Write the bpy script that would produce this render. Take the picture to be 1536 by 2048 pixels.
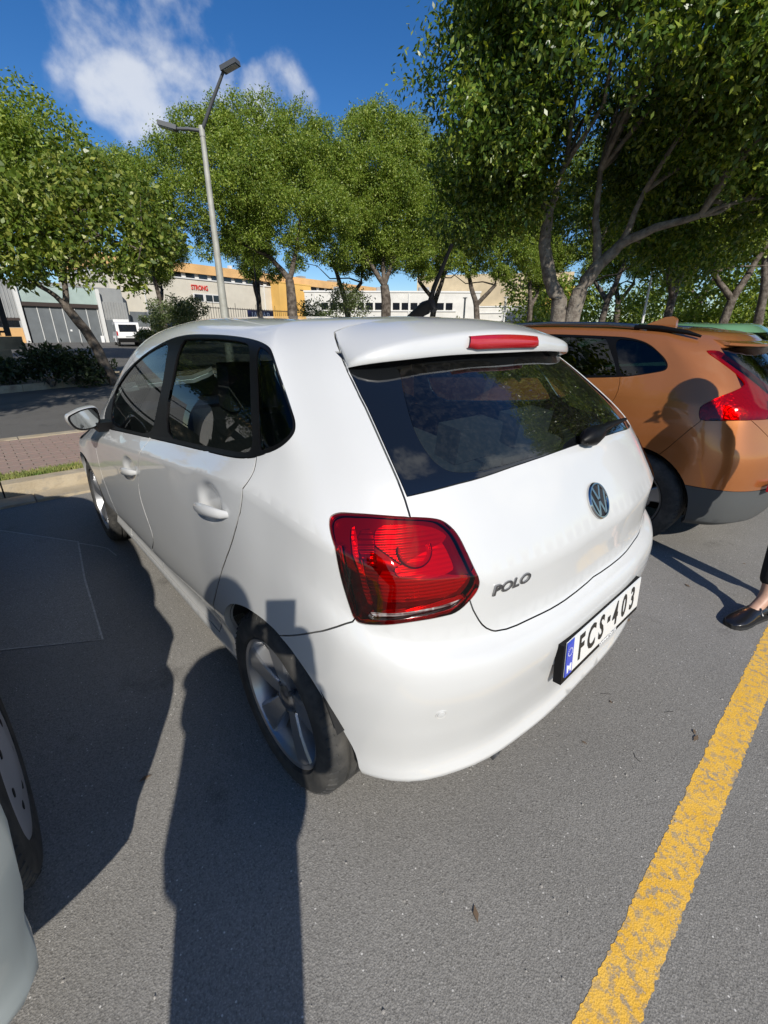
import bpy, bmesh, math, random
import numpy as np
from mathutils import Vector, Matrix
from mathutils.geometry import delaunay_2d_cdt
for o in list(bpy.data.objects): bpy.data.objects.remove(o)
SC = bpy.context.scene
COL = SC.collection
rad = math.radians
# ---------------------------------------------------------------- camera
cam_d = bpy.data.cameras.new('camera'); cam = bpy.data.objects.new('camera', cam_d); COL.objects.link(cam)
YAW, PITCH = rad(42.085), rad(21.88)
cam.location = (-1.2716, -1.0146, 1.3729)
cam.rotation_euler = (math.pi/2 - PITCH, 0, -YAW)
cam_d.sensor_fit = 'VERTICAL'; cam_d.sensor_height = 36; cam_d.lens = 880.5/2048*36
cam_d.clip_start = .02; cam_d.clip_end = 3000
SC.camera = cam
# ---------------------------------------------------------------- light
SUN_EL, SHADOW_AZ = rad(33.0), rad(26.0)       # shadows run 23 degrees right of +y
sx, sy_, sz = -math.sin(SHADOW_AZ)*math.cos(SUN_EL), -math.cos(SHADOW_AZ)*math.cos(SUN_EL), math.sin(SUN_EL)
W = bpy.data.worlds.new('World'); SC.world = W; W.use_nodes = True
nt = W.node_tree; nt.nodes.clear()
def N(t, **k):
    n = nt.nodes.new(t)
    for a, b in k.items(): setattr(n, a, b)
    return n
out = N('ShaderNodeOutputWorld'); bg = N('ShaderNodeBackground'); sky = N('ShaderNodeTexSky', sky_type='NISHITA', sun_disc=False)
sky.sun_elevation = SUN_EL; sky.sun_rotation = math.atan2(sx, sy_); sky.altitude = 0; sky.air_density = 1.0; sky.dust_density = .05; sky.ozone_density = 4.0
hs = N('ShaderNodeHueSaturation'); hs.inputs['Saturation'].default_value = 1.28; hs.inputs['Value'].default_value = 1.0; hs.inputs['Hue'].default_value = .508
nt.links.new(sky.outputs[0], hs.inputs['Color'])
# clouds: soft cumulus drawn by noise over the sky directions
tc = N('ShaderNodeTexCoord')
def cloud_blob(d, r, soft):
    v = N('ShaderNodeVectorMath', operation='DISTANCE'); v.inputs[1].default_value = d
    nt.links.new(tc.outputs['Generated'], v.inputs[0])
    m = N('ShaderNodeMapRange', interpolation_type='SMOOTHSTEP'); m.inputs['From Min'].default_value = r; m.inputs['From Max'].default_value = r*soft; m.inputs['To Min'].default_value = 1; m.inputs['To Max'].default_value = 0
    nt.links.new(v.outputs['Value'], m.inputs['Value']); return m.outputs[0]
def mathn(op, a, b):
    m = N('ShaderNodeMath', operation=op)
    for i, x in enumerate((a, b)):
        if isinstance(x, (int, float)): m.inputs[i].default_value = x
        else: nt.links.new(x, m.inputs[i])
    return m.outputs[0]
CLOUDS = [((0.3131,0.8533,0.4170),.10,2.2,.52), ((0.3619,0.8346,0.4153),.07,2.2,.48), ((0.2447,0.8912,0.3819),.05,2.2,.42), ((0.2883,0.8974,0.3340),.036,2.2,.95), ((0.2631,0.9046,0.3354),.028,2.3,.8), ((0.3174,0.8890,0.3300),.028,2.3,.75), ((0.3578,0.8709,0.3370),.035,2.3,.75), ((0.3884,0.8614,0.3274),.035,2.3,.6), ((0.4798,0.8006,0.3589),.035,2.3,.8), ((0.4353,0.8237,0.3634),.02,2.3,.5), ((0.5183,0.7803,0.3501),.02,2.3,.5),
          ((-.62,.55,.56),.22,1.8,1.0), ((.75,-.5,.43),.2,1.8,1.0), ((-.35,-.8,.48),.25,1.8,.9), ((.15,-.35,.92),.12,1.8,.8)]
mask = None
for d, r, s, k in CLOUDS:
    b = mathn('MULTIPLY', cloud_blob(d, r, s), k)
    mask = b if mask is None else mathn('MAXIMUM', mask, b)
n1 = N('ShaderNodeTexNoise'); n1.inputs['Scale'].default_value = 11; n1.inputs['Detail'].default_value = 10; n1.inputs['Roughness'].default_value = .55; n1.inputs['Distortion'].default_value = .1
nt.links.new(tc.outputs['Generated'], n1.inputs['Vector'])
dens = mathn('ADD', mask, mathn('MULTIPLY', mathn('SUBTRACT', n1.outputs['Fac'], .5), 2.6))
mr = N('ShaderNodeMapRange', interpolation_type='SMOOTHSTEP'); mr.inputs['From Min'].default_value = .25; mr.inputs['From Max'].default_value = 1.2; mr.inputs['To Max'].default_value = .80
nt.links.new(dens, mr.inputs['Value'])
gate = N('ShaderNodeMapRange', interpolation_type='SMOOTHSTEP'); gate.inputs['From Min'].default_value = .02; gate.inputs['From Max'].default_value = .4
nt.links.new(mask, gate.inputs['Value'])
cfac = mathn('MULTIPLY', mr.outputs[0], gate.outputs[0])
mix = N('ShaderNodeMix', data_type='RGBA'); mix.inputs['B'].default_value = (7.4, 7.7, 8.2, 1)
nt.links.new(cfac, mix.inputs['Factor']); nt.links.new(hs.outputs[0], mix.inputs['A'])
nt.links.new(mix.outputs['Result'], bg.inputs['Color']); bg.inputs['Strength'].default_value = .10
nt.links.new(bg.outputs[0], out.inputs[0])
sun_d = bpy.data.lights.new('sun', 'SUN'); sun = bpy.data.objects.new('sun', sun_d); COL.objects.link(sun)
sun_d.energy = 4.6; sun_d.angle = rad(.53); sun_d.color = (1, .945, .855)
sun.rotation_euler = Vector((sx, sy_, sz)).to_track_quat('Z', 'Y').to_euler()
sun.location = (-6, -12, 12)
SC.view_settings.view_transform = 'Standard'; SC.view_settings.look = 'None'; SC.view_settings.gamma = 1; SC.view_settings.use_curve_mapping = False
SC.view_settings.exposure = 0.12
SC.cycles.max_bounces = 6; SC.cycles.diffuse_bounces = 3; SC.cycles.glossy_bounces = 3; SC.cycles.transmission_bounces = 2; SC.cycles.transparent_max_bounces = 12; SC.cycles.caustics_reflective = False; SC.cycles.caustics_refractive = False
# ---------------------------------------------------------------- small helpers
def empty(name, loc=(0,0,0), rz=0, parent=None):
    o = bpy.data.objects.new(name, None); o.location = loc; o.rotation_euler = (0,0,rz); o.empty_display_size = .2
    COL.objects.link(o); o.parent = parent; return o
def tag(o, label=None, cat=None, group=None, kind=None):
    if label: o['label'] = label
    if cat: o['category'] = cat
    if group: o['group'] = group
    if kind: o['kind'] = kind
    return o
def link_mesh(name, me, mat=None, parent=None):
    o = bpy.data.objects.new(name, me); COL.objects.link(o); o.parent = parent
    if mat is not None and not me.materials: me.materials.append(mat)
    return o
def raw_mesh(name, V, F, mat=None, parent=None, smooth=False):
    me = bpy.data.meshes.new(name); me.from_pydata([tuple(v) for v in V], [], [tuple(f) for f in F]); me.update()
    if smooth: me.shade_smooth()
    return link_mesh(name, me, mat, parent)
def auto_smooth(me, ang=40):
    me.shade_smooth(); me.set_sharp_from_angle(angle=rad(ang))
class MB:
    """collects simple solids into one mesh"""
    def __init__(s): s.bm = bmesh.new()
    def box(s, lo, hi, rot=None, org=None):
        v = [s.bm.verts.new((x,y,z)) for x in (lo[0],hi[0]) for y in (lo[1],hi[1]) for z in (lo[2],hi[2])]
        for f in ((0,1,3,2),(4,6,7,5),(0,4,5,1),(2,3,7,6),(0,2,6,4),(1,5,7,3)): s.bm.faces.new([v[i] for i in f])
        if rot is not None: bmesh.ops.rotate(s.bm, verts=v, cent=org or (0,0,0), matrix=rot)
        return s
    def prism(s, pts, ax, a, b):
        """polygon pts (2D) extruded along axis ax from a to b"""
        def P(p, t):
            q = list(p); q.insert(ax, t); return q
        A = [s.bm.verts.new(P(p, a)) for p in pts]; B = [s.bm.verts.new(P(p, b)) for p in pts]
        n = len(pts)
        s.bm.faces.new(A); s.bm.faces.new(B[::-1])
        for i in range(n): s.bm.faces.new((A[(i+1)%n], A[i], B[i], B[(i+1)%n]))
        return s
    def tube(s, pts, r, n=8, cap=True):
        pts = [Vector(p) for p in pts]; rr = r if hasattr(r, '__len__') else [r]*len(pts)
        rings = []; up = Vector((0,0,1))
        for i, p in enumerate(pts):
            t = (pts[min(i+1,len(pts)-1)] - pts[max(i-1,0)]).normalized()
            a = t.cross(up if abs(t.z) < .92 else Vector((1,0,0))).normalized(); b = t.cross(a)
            rings.append([s.bm.verts.new(p + (a*math.cos(2*math.pi*k/n) + b*math.sin(2*math.pi*k/n))*rr[i]) for k in range(n)])
        for A, B in zip(rings, rings[1:]):
            for k in range(n): s.bm.faces.new((A[k], B[k], B[(k+1)%n], A[(k+1)%n]))
        if cap: s.bm.faces.new(rings[0]); s.bm.faces.new(rings[-1][::-1])
        return s
    def lathe(s, prof, n=32, ax=0, c=(0,0,0), closed=False, a0=0, a1=2*math.pi):
        """profile of (axial, radius) spun about axis ax"""
        full = abs(a1-a0-2*math.pi) < 1e-6; m = n if full else n+1; rings = []
        o = [i for i in range(3) if i != ax]
        for t, r in prof:
            R = []
            for k in range(m):
                th = a0+(a1-a0)*k/n; p = list(c); p[ax] += t; p[o[0]] += r*math.cos(th); p[o[1]] += r*math.sin(th); R.append(s.bm.verts.new(p))
            rings.append(R)
        pairs = list(zip(rings, rings[1:])) + ([(rings[-1], rings[0])] if closed else [])
        for A, B in pairs:
            for k in range(n): s.bm.faces.new((A[k], A[(k+1)%m], B[(k+1)%m], B[k]))
        return s
    def poly(s, pts): s.bm.faces.new([s.bm.verts.new(p) for p in pts]); return s
    def build(s, name, mat=None, parent=None, smooth=0, bevel=0, loc=None, seg=1):
        if bevel: bmesh.ops.bevel(s.bm, geom=[e for e in s.bm.edges if len(e.link_faces)==2 and e.calc_face_angle(0) > .5], offset=bevel, segments=seg, affect='EDGES', clamp_overlap=True)
        bmesh.ops.recalc_face_normals(s.bm, faces=s.bm.faces[:])
        me = bpy.data.meshes.new(name); s.bm.to_mesh(me); s.bm.free()
        if smooth: auto_smooth(me, smooth)
        o = link_mesh(name, me, mat, parent)
        if loc is not None: o.location = loc
        return o
def dup(o, parent=None):
    c = o.copy(); COL.objects.link(c); c.parent = parent
    for ch in list(o.children): dup(ch, c)
    return c
# ---------------------------------------------------------------- materials
MATS = {}
def mat(name, col=(.8,.8,.8), rough=.5, metal=0., coat=0., spec=.5, fn=None, **k):
    m = bpy.data.materials.new(name); m.use_nodes = True; MATS[name] = m
    b = m.node_tree.nodes['Principled BSDF']; b.inputs['Base Color'].default_value = (*col, 1); b.inputs['Roughness'].default_value = rough
    b.inputs['Metallic'].default_value = metal; b.inputs['Coat Weight'].default_value = coat; b.inputs['Coat Roughness'].default_value = k.get('cr', .03)
    b.inputs['Specular IOR Level'].default_value = spec
    if 'trans' in k: b.inputs['Transmission Weight'].default_value = k['trans']
    if fn: fn(m.node_tree, b)
    return m
def tn(t, typ, **k):
    n = t.nodes.new(typ)
    for a, v in k.items():
        if a in n.inputs: n.inputs[a].default_value = v
        else: setattr(n, a, v)
    return n
def noise_col(t, b, c1, c2, scale, detail=4, lo=.35, hi=.65, rough=.6, coord='Object', inp='Base Color', base=None):
    """colour varied between c1 and c2 by noise; returns the colour socket"""
    tcn = tn(t, 'ShaderNodeTexCoord'); n = tn(t, 'ShaderNodeTexNoise', Scale=scale, Detail=detail, Roughness=rough)
    t.links.new(tcn.outputs[coord], n.inputs['Vector'])
    r = tn(t, 'ShaderNodeMapRange'); r.inputs['From Min'].default_value = lo; r.inputs['From Max'].default_value = hi
    t.links.new(n.outputs['Fac'], r.inputs['Value'])
    m = tn(t, 'ShaderNodeMix', data_type='RGBA'); m.inputs['A'].default_value = (*c1,1); m.inputs['B'].default_value = (*c2,1)
    if base is not None: t.links.new(base, m.inputs['A'])
    t.links.new(r.outputs[0], m.inputs['Factor'])
    if inp: t.links.new(m.outputs['Result'], b.inputs[inp])
    return m.outputs['Result']
def bump(t, b, scale, strength, dist=.01, detail=3, coord='Object', kind='noise', prev=None, inp='Normal'):
    tcn = tn(t, 'ShaderNodeTexCoord')
    n = tn(t, 'ShaderNodeTexNoise', Scale=scale, Detail=detail) if kind == 'noise' else tn(t, 'ShaderNodeTexVoronoi', Scale=scale)
    t.links.new(tcn.outputs[coord], n.inputs['Vector'])
    bp = tn(t, 'ShaderNodeBump', Strength=strength, Distance=dist)
    t.links.new(n.outputs[0], bp.inputs['Height'])
    if prev is not None: t.links.new(prev, bp.inputs['Normal'])
    t.links.new(bp.outputs[0], b.inputs[inp]); return bp.outputs[0]
def glass_mat(name, tint, rough=0., ior=1.5, boost=1.0, dirt=0.):
    """thin pane: tinted see-through plus a Fresnel mirror on top"""
    m = bpy.data.materials.new(name); m.use_nodes = True; t = m.node_tree; t.nodes.clear(); MATS[name] = m
    o = tn(t, 'ShaderNodeOutputMaterial'); tr = tn(t, 'ShaderNodeBsdfTransparent'); tr.inputs[0].default_value = (*tint, 1)
    gl = tn(t, 'ShaderNodeBsdfGlossy'); gl.inputs['Roughness'].default_value = rough
    fr = tn(t, 'ShaderNodeFresnel', IOR=ior); mx = tn(t, 'ShaderNodeMixShader')
    ml = tn(t, 'ShaderNodeMath', operation='MULTIPLY', use_clamp=True); ml.inputs[1].default_value = boost; t.links.new(fr.outputs[0], ml.inputs[0])
    t.links.new(ml.outputs[0], mx.inputs[0]); t.links.new(tr.outputs[0], mx.inputs[1]); t.links.new(gl.outputs[0], mx.inputs[2])
    last = mx.outputs[0]
    if dirt:
        df = tn(t, 'ShaderNodeBsdfDiffuse'); df.inputs[0].default_value = (.55,.53,.48,1); m2 = tn(t, 'ShaderNodeMixShader')
        tcn = tn(t, 'ShaderNodeTexCoord'); n = tn(t, 'ShaderNodeTexNoise', Scale=60, Detail=6, Roughness=.8); t.links.new(tcn.outputs['Object'], n.inputs['Vector'])
        r = tn(t, 'ShaderNodeMapRange'); r.inputs['From Min'].default_value = .45; r.inputs['From Max'].default_value = .85; r.inputs['To Max'].default_value = dirt; r.inputs['To Min'].default_value = dirt*.12
        t.links.new(n.outputs[0], r.inputs['Value']); t.links.new(r.outputs[0], m2.inputs[0]); t.links.new(last, m2.inputs[1]); t.links.new(df.outputs[0], m2.inputs[2]); last = m2.outputs[0]
    t.links.new(last, o.inputs[0]); return m
def f_white(t, b):
    noise_col(t, b, (.585,.588,.578), (.555,.558,.548), 1.6, 5, .45, .8)
M_WHITE = mat('white_paint', (.7,.71,.71), .42, coat=1., fn=f_white)
def f_orange(t, b):
    noise_col(t, b, (.47,.165,.048), (.56,.21,.07), 900, 2, .3, .7)
M_ORANGE = mat('copper_metallic_paint', (.45,.15,.035), .30, metal=.55, coat=1., fn=f_orange)
M_GREEN = mat('mint_green_paint', (.17,.36,.20), .38, metal=.2, coat=1.)
M_GREYP = mat('pale_grey_paint', (.42,.46,.45), .38, metal=.2, coat=1.)
M_TRIM = mat('black_trim', (.004,.004,.0045), .45, spec=.2)
M_RUBBER = mat('black_rubber', (.016,.016,.016), .75)
M_FRIT = mat('black_frit', (.006,.007,.008), .06, coat=1.)
M_SEAM = mat('seam_dark', (.012,.012,.012), .9)
M_CHROME = mat('chrome', (.82,.83,.84), .07, metal=1.)
M_DCHROME = mat('satin_chrome', (.36,.36,.37), .28, metal=1.)
M_ALLOY = mat('alloy', (.42,.425,.435), .34, metal=.8, coat=.4)
M_ALLOYD = mat('dark_alloy', (.14,.145,.15), .45, metal=.7)
def f_tyre(t, b):
    noise_col(t, b, (.030,.030,.029), (.085,.08,.072), 14, 6, .42, .75)
M_TYRE = mat('tyre_rubber', (.035,.035,.034), .8, fn=f_tyre)
M_WELL = mat('wheel_well', (.012,.012,.012), .95)
M_GLASS = glass_mat('window_glass', (.72,.82,.77), 0., 1.5, .85)
M_RGLASS = glass_mat('rear_glass', (.50,.60,.60), 0., 1.5, 2.0, dirt=.035)
M_DARKGLASS = glass_mat('privacy_glass', (.20,.24,.25), 0., 1.5, 1.4)
M_REDLENS = glass_mat('red_lens', (.80,.010,.018), .02, 1.55, 1.0)
M_CLEARLENS = glass_mat('clear_lens', (.9,.9,.9), .02, 1.5, 1.0)
M_REDDEEP = mat('deep_red_plastic', (.10,.003,.006), .12, coat=1.)
M_REDLAMP = mat('red_reflector', (.48,.012,.02), .22, coat=1.)
M_SILVER = mat('lamp_reflector', (.80,.80,.81), .25, metal=.6)
M_HEADLINE = mat('headliner_fabric', (.42,.45,.43), .9)
M_SEAT = mat('charcoal_seat_fabric', (.045,.047,.05), .9)
M_DASH = mat('dashboard_plastic', (.03,.03,.032), .6)
M_MIRROR = mat('mirror_glass', (.55,.58,.58), .01, metal=1.)
M_PLATE = mat('plate_white', (.78,.80,.80), .3, coat=.5)
M_BLUE = mat('plate_blue', (.01,.06,.55), .35, coat=.5)
M_INK = mat('plate_ink', (.015,.015,.015), .4)
M_PRINT = mat('print_white', (.85,.85,.85), .5)
# ---------------------------------------------------------------- car skin: bicubic net, cut into panels
class Surf:
    """bi-cubic Hermite skin over a control net (rows bottom->top, columns rear centre -> front centre), left half of a car"""
    def __init__(s, net, crease):
        P=np.array(net,float); s.P=P; nr,nc,_=P.shape
        d=np.linalg.norm(np.diff(P,axis=1),axis=2).mean(0); s.u=np.concatenate([[0],np.cumsum(np.maximum(d,.02))])
        d=np.linalg.norm(np.diff(P,axis=0),axis=2).mean(1); s.v=np.concatenate([[0],np.cumsum(np.maximum(d,.015))])
        s.umax,s.vmax=s.u[-1],s.v[-1]
        M=np.array([-1,1,1.])
        # column tangents, mirrored at both ends
        X=np.concatenate([P[:,1:2]*M,P,P[:,-2:-1]*M],1); k=np.concatenate([[-s.u[1]],s.u,[2*s.u[-1]-s.u[-2]]])
        s.Tu=s.tan(X,k,1)
        Y=np.concatenate([P[:1]*2-P[1:2],P,P[-2:-1]*M],0); k=np.concatenate([[-s.v[1]],s.v,[2*s.v[-1]-s.v[-2]]])
        T=s.tan(Y,k,0); s.Tv0=T.copy(); s.Tv1=T.copy()   # arriving / leaving tangents
        for r,c in crease.items():
            a=(P[r]-P[r-1])/(s.v[r]-s.v[r-1]); b=(P[r+1]-P[r])/(s.v[r+1]-s.v[r])
            s.Tv0[r]=(1-c)*T[r]+c*a; s.Tv1[r]=(1-c)*T[r]+c*b
        # tangent fields of Tu along rows: linear blend in v is enough -> use twist by interpolating Tu with the same hermite
        Yt=np.concatenate([s.Tu[:1]*2-s.Tu[1:2],s.Tu,s.Tu[-2:-1]*M],0); 
        W=s.tan(Yt,k,0); s.W0=W.copy(); s.W1=W.copy()
        for r,c in crease.items():
            a=(s.Tu[r]-s.Tu[r-1])/(s.v[r]-s.v[r-1]); b=(s.Tu[r+1]-s.Tu[r])/(s.v[r+1]-s.v[r])
            s.W0[r]=(1-c)*W[r]+c*a; s.W1[r]=(1-c)*W[r]+c*b
    @staticmethod
    def tan(X,k,ax):
        X=np.moveaxis(X,ax,0); h=np.diff(k); sl=np.diff(X,axis=0)/h.reshape(-1,1,1)
        w=h[1:]/(h[1:]+h[:-1]); w=w.reshape(-1,1,1)
        T=w*sl[:-1]+(1-w)*sl[1:]
        return np.moveaxis(T,0,ax)
    def ev(s,uv):
        uv=np.atleast_2d(uv).astype(float); sg=np.where(uv[:,0]<0,-1.,1.)
        u=np.clip(np.abs(uv[:,0]),0,s.umax-1e-9); v=np.clip(uv[:,1],0,s.vmax-1e-9)
        j=np.clip(np.searchsorted(s.u,u,side='right')-1,0,len(s.u)-2); i=np.clip(np.searchsorted(s.v,v,side='right')-1,0,len(s.v)-2)
        hu=(s.u[j+1]-s.u[j])[:,None]; a=((u-s.u[j])[:,None])/hu
        hv=(s.v[i+1]-s.v[i])[:,None]; b=((v-s.v[i])[:,None])/hv
        H=lambda t:(2*t**3-3*t**2+1,t**3-2*t**2+t,-2*t**3+3*t**2,t**3-t**2)
        A=H(a);B=H(b)
        def col(jj):
            p=B[0]*s.P[i,jj]+B[1]*hv*s.Tv1[i,jj]+B[2]*s.P[i+1,jj]+B[3]*hv*s.Tv0[i+1,jj]
            t=B[0]*s.Tu[i,jj]+B[1]*hv*s.W1[i,jj]+B[2]*s.Tu[i+1,jj]+B[3]*hv*s.W0[i+1,jj]
            return p,t
        p0,t0=col(j);p1,t1=col(j+1)
        p=A[0]*p0+A[1]*hu*t0+A[2]*p1+A[3]*hu*t1
        p[:,0]*=-sg  # left side is -x
        for u0,v0,ru,rv,vec in getattr(s,'dents',()):
            q=((np.abs(uv[:,0])-u0)/ru)**2+((uv[:,1]-v0)/rv)**2; k=np.where(q<9,np.exp(-q**2.6),0)[:,None]; d=k*np.array(vec); d[:,0]*=sg; p=p+d
        return p
    def nrm(s,uv,e=.006):
        uv=np.atleast_2d(uv).astype(float)
        du=s.ev(uv+[e,0])-s.ev(uv-[e,0])
        lo=uv.copy();hi=uv.copy();lo[:,1]=np.maximum(lo[:,1]-e,0);hi[:,1]=np.minimum(hi[:,1]+e,s.vmax-1e-6)
        dv=s.ev(hi)-s.ev(lo)
        n=np.cross(dv,du); return n/np.maximum(np.linalg.norm(n,axis=1),1e-12)[:,None]
def chaikin(P, it=2, keep=()):
    P = np.array(P, float)
    for _ in range(it):
        Q = np.roll(P, -1, 0); P = np.stack([.75*P+.25*Q, .25*P+.75*Q], 1).reshape(-1, 2)
    return P
def inside(poly, pts):
    x, y = pts[:,0], pts[:,1]; c = np.zeros(len(pts), bool); n = len(poly)
    for i in range(n):
        x1, y1 = poly[i]; x2, y2 = poly[(i+1)%n]
        if y1 == y2: continue
        m = (y1 > y) != (y2 > y); c ^= m & (x < (x2-x1)*(y-y1)/(y2-y1)+x1)
    return c
def densify(P, step=.03, closed=True):
    P = np.array(P, float); out = []
    for a, b in zip(P, np.roll(P, -1, 0)):
        n = max(1, int(np.linalg.norm(b-a)/step)); out += [a+(b-a)*k/n for k in range(n)]
    return np.array(out)
class Skin:
    """constrained triangulation of a Surf with outlines burnt in; every triangle belongs to one panel"""
    def __init__(s, S, polys, order, gu=.04, gv=.028, extra_v=(), pts=()):
        s.S = S; um, vm = S.umax, S.vmax
        V = []; E = []
        def loop(P):
            k = len(V); P = densify(P, .03); V.extend(map(tuple, P)); E.extend((k+i, k+(i+1)%len(P)) for i in range(len(P)))
        loop([(0,0),(um,0),(um,vm),(0,vm)])
        for p in polys.values(): loop(p)
        for v in extra_v:
            k = len(V); us = np.linspace(0, um, int(um/.04)); V.extend((u, v) for u in us); E.extend((k+i, k+i+1) for i in range(len(us)-1))
        rng = np.random.RandomState(3)
        uu = np.arange(gu/2, um, gu); vv = np.arange(gv/2, vm, gv)
        G = np.stack(np.meshgrid(uu, vv, indexing='ij'), -1).reshape(-1, 2); G += (rng.rand(*G.shape)-.5)*.004
        V.extend(map(tuple, G)); V.extend(pts)
        r = delaunay_2d_cdt([Vector(v) for v in V], E, [], 0, 1e-5, False)
        s.uv = np.array([tuple(v) for v in r[0]]); T = np.array([tuple(f) for f in r[2]])
        c = s.uv[T].mean(1); ok = (c[:,0]>0)&(c[:,0]<um)&(c[:,1]>0)&(c[:,1]<vm)
        T = T[ok]; c = c[ok]; own = np.full(len(T), -1)
        for i, k in enumerate(order):
            m = (own < 0) & inside(np.array(polys[k]), c); own[m] = i
        s.T = T; s.own = own; s.order = order
        s.uv[:,0] = np.clip(s.uv[:,0], 0, um); s.uv[:,1] = np.clip(s.uv[:,1], 0, vm)
        s.X = S.ev(s.uv); s.Nn = S.nrm(np.stack([np.clip(s.uv[:,0], 0, um), np.clip(s.uv[:,1], 1e-4, vm-.004)], 1))
        sym = (s.uv[:,0] < 1e-4) | (s.uv[:,1] > vm-1e-4) | (s.uv[:,0] > um-1e-4)
        s.sym = sym; s.Nn[sym,0] = 0; s.Nn /= np.linalg.norm(s.Nn, axis=1)[:,None]
        s.X[sym,0] = 0
    def tri(s, *names):
        ids = [(-1 if n == 'body' else s.order.index(n)) for n in names]; return s.T[np.isin(s.own, ids)]
    def build(s, name, tris, mat, parent, mode='left', inset=.002, flange=.012, off=0., scale=None, nflat=0.):
        idx, inv = np.unique(tris.ravel(), return_inverse=True); T = inv.reshape(-1, 3)
        X = s.X[idx] + s.Nn[idx]*off; Nn = s.Nn[idx].copy(); sym = s.sym[idx]
        if nflat: A_ = np.c_[np.ones(len(X)), X[:,1:]-X[:,1:].mean(0)]; fit = A_@np.linalg.lstsq(A_, Nn, rcond=None)[0]; Nn = Nn*(1-nflat)+fit*nflat; Nn[sym,0] = 0; Nn /= np.linalg.norm(Nn, axis=1)[:,None]
        g = np.cross(X[T[:,1]]-X[T[:,0]], X[T[:,2]]-X[T[:,0]]); flip = (g*Nn[T].sum(1)).sum(1) < 0; T[flip] = T[flip][:,::-1]
        e = np.concatenate([T[:,[0,1]], T[:,[1,2]], T[:,[2,0]]]); key = {}
        for a, b in e.tolist(): key[(a,b)] = 1
        be = [(a,b) for (a,b) in key if (b,a) not in key and not (sym[a] and sym[b])]
        # close slits: tiny boundary loops are not real edges
        nxt = {}
        for a, b in be: nxt.setdefault(a, []).append(b)
        fillf = []; drop = set()
        for a0 in list(nxt):
            for b0 in nxt[a0]:
                lp = [a0, b0]
                while len(lp) < 7 and lp[-1] in nxt and len(nxt[lp[-1]]) == 1 and nxt[lp[-1]][0] != a0: lp.append(nxt[lp[-1]][0])
                if len(lp) < 7 and a0 in nxt.get(lp[-1], []):
                    if a0 == min(lp) and len(lp) > 2: fillf.append(lp[::-1])
                    drop.update(zip(lp, lp[1:]+lp[:1]))
        be = [e_ for e_ in be if e_ not in drop]
        acc = np.zeros_like(X)
        for a, b in be:
            t = X[b]-X[a]; m = np.cross(Nn[a]+Nn[b], t); m /= max(np.linalg.norm(m), 1e-9)
            if sym[a] or sym[b]: m[0] = m[0]
            acc[a] += m; acc[b] += m
        L = np.linalg.norm(acc, axis=1); on = L > 1e-6; acc[on] /= L[on][:,None]
        Y = X + acc*inset; Y[sym,0] = 0
        verts = [Y]; nor = [Nn]; faces = T.tolist()+fillf
        if flange and be:
            bi = sorted({i for ab in be for i in ab}); mp = {v: k for k, v in enumerate(bi)}; n0 = len(Y); nb = len(bi)
            A = Y[bi]; B = A - Nn[bi]*flange; fn = -acc[bi]; fn = fn/np.maximum(np.linalg.norm(fn, axis=1), 1e-9)[:,None]
            verts += [A, B]; nor += [fn, fn]
            for a, b in be: faces.append([n0+mp[b], n0+mp[a], n0+nb+mp[a], n0+nb+mp[b]])
            bs = sym[bi]; verts[1][bs,0] = 0; verts[2][bs,0] = 0; symall = np.concatenate([sym, bs, bs])
        else: symall = sym
        Vv = np.concatenate(verts); Nv = np.concatenate(nor)
        objs = []
        def mk(Vv, Nv, faces):
            if scale is not None and len(scale) == 4: k_ = np.clip((-.30-Vv[:,1])/.16, 0, 1); k_ = k_*k_*(3-2*k_); Vv = Vv.copy(); Vv[:,1] -= scale[3]*k_; Vv[:,0] *= 1+.16*k_
            if scale is not None: Vv = Vv*np.array(scale[:3]); Nv = Nv/np.array(scale[:3]); Nv = Nv/np.maximum(np.linalg.norm(Nv, axis=1), 1e-9)[:,None]
            me = bpy.data.meshes.new(name); me.from_pydata(Vv.tolist(), [], faces); me.update(); me.shade_smooth()
            me.normals_split_custom_set_from_vertices(Nv.tolist()); return link_mesh(name, me, mat, parent)
        M = np.array([-1,1,1.])
        if mode in ('left', 'pair'): objs.append(mk(Vv, Nv, faces))
        if mode in ('right', 'pair'): objs.append(mk(Vv*M, Nv*M, [f[::-1] for f in faces]))
        if mode == 'both':
            n = len(Vv); mp = np.arange(n)+n; mp[symall] = np.where(symall)[0]
            keep = ~symall; new = np.full(n, -1); new[keep] = n+np.arange(keep.sum()); new[symall] = np.where(symall)[0]
            objs.append(mk(np.concatenate([Vv, (Vv*M)[keep]]), np.concatenate([Nv, (Nv*M)[keep]]), faces+[[int(new[i]) for i in f][::-1] for f in faces]))
        return objs if len(objs) > 1 else objs[0]
def patch(S, name, poly, mat, parent, off, step=.012, mirror=False):
    P = densify(chaikin(poly, 1), step); lo, hi = P.min(0), P.max(0); G = np.stack(np.meshgrid(np.arange(lo[0], hi[0], step), np.arange(lo[1], hi[1], step), indexing='ij'), -1).reshape(-1, 2)
    G = G[inside(P, G)]; V = [Vector(p) for p in np.concatenate([P, G])]; n = len(P)
    r = delaunay_2d_cdt(V, [(i, (i+1)%n) for i in range(n)], [], 1, 1e-5, False); uv = np.array([tuple(v) for v in r[0]])
    X = S.ev(uv)+S.nrm(uv)*off; F = [tuple(f) for f in r[2]]
    if mirror: X = X*np.array([-1,1,1.]); F = [f[::-1] for f in F]
    X0 = X; c = X.mean(0)
    return raw_mesh(name, X, F, mat, parent, True)
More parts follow.
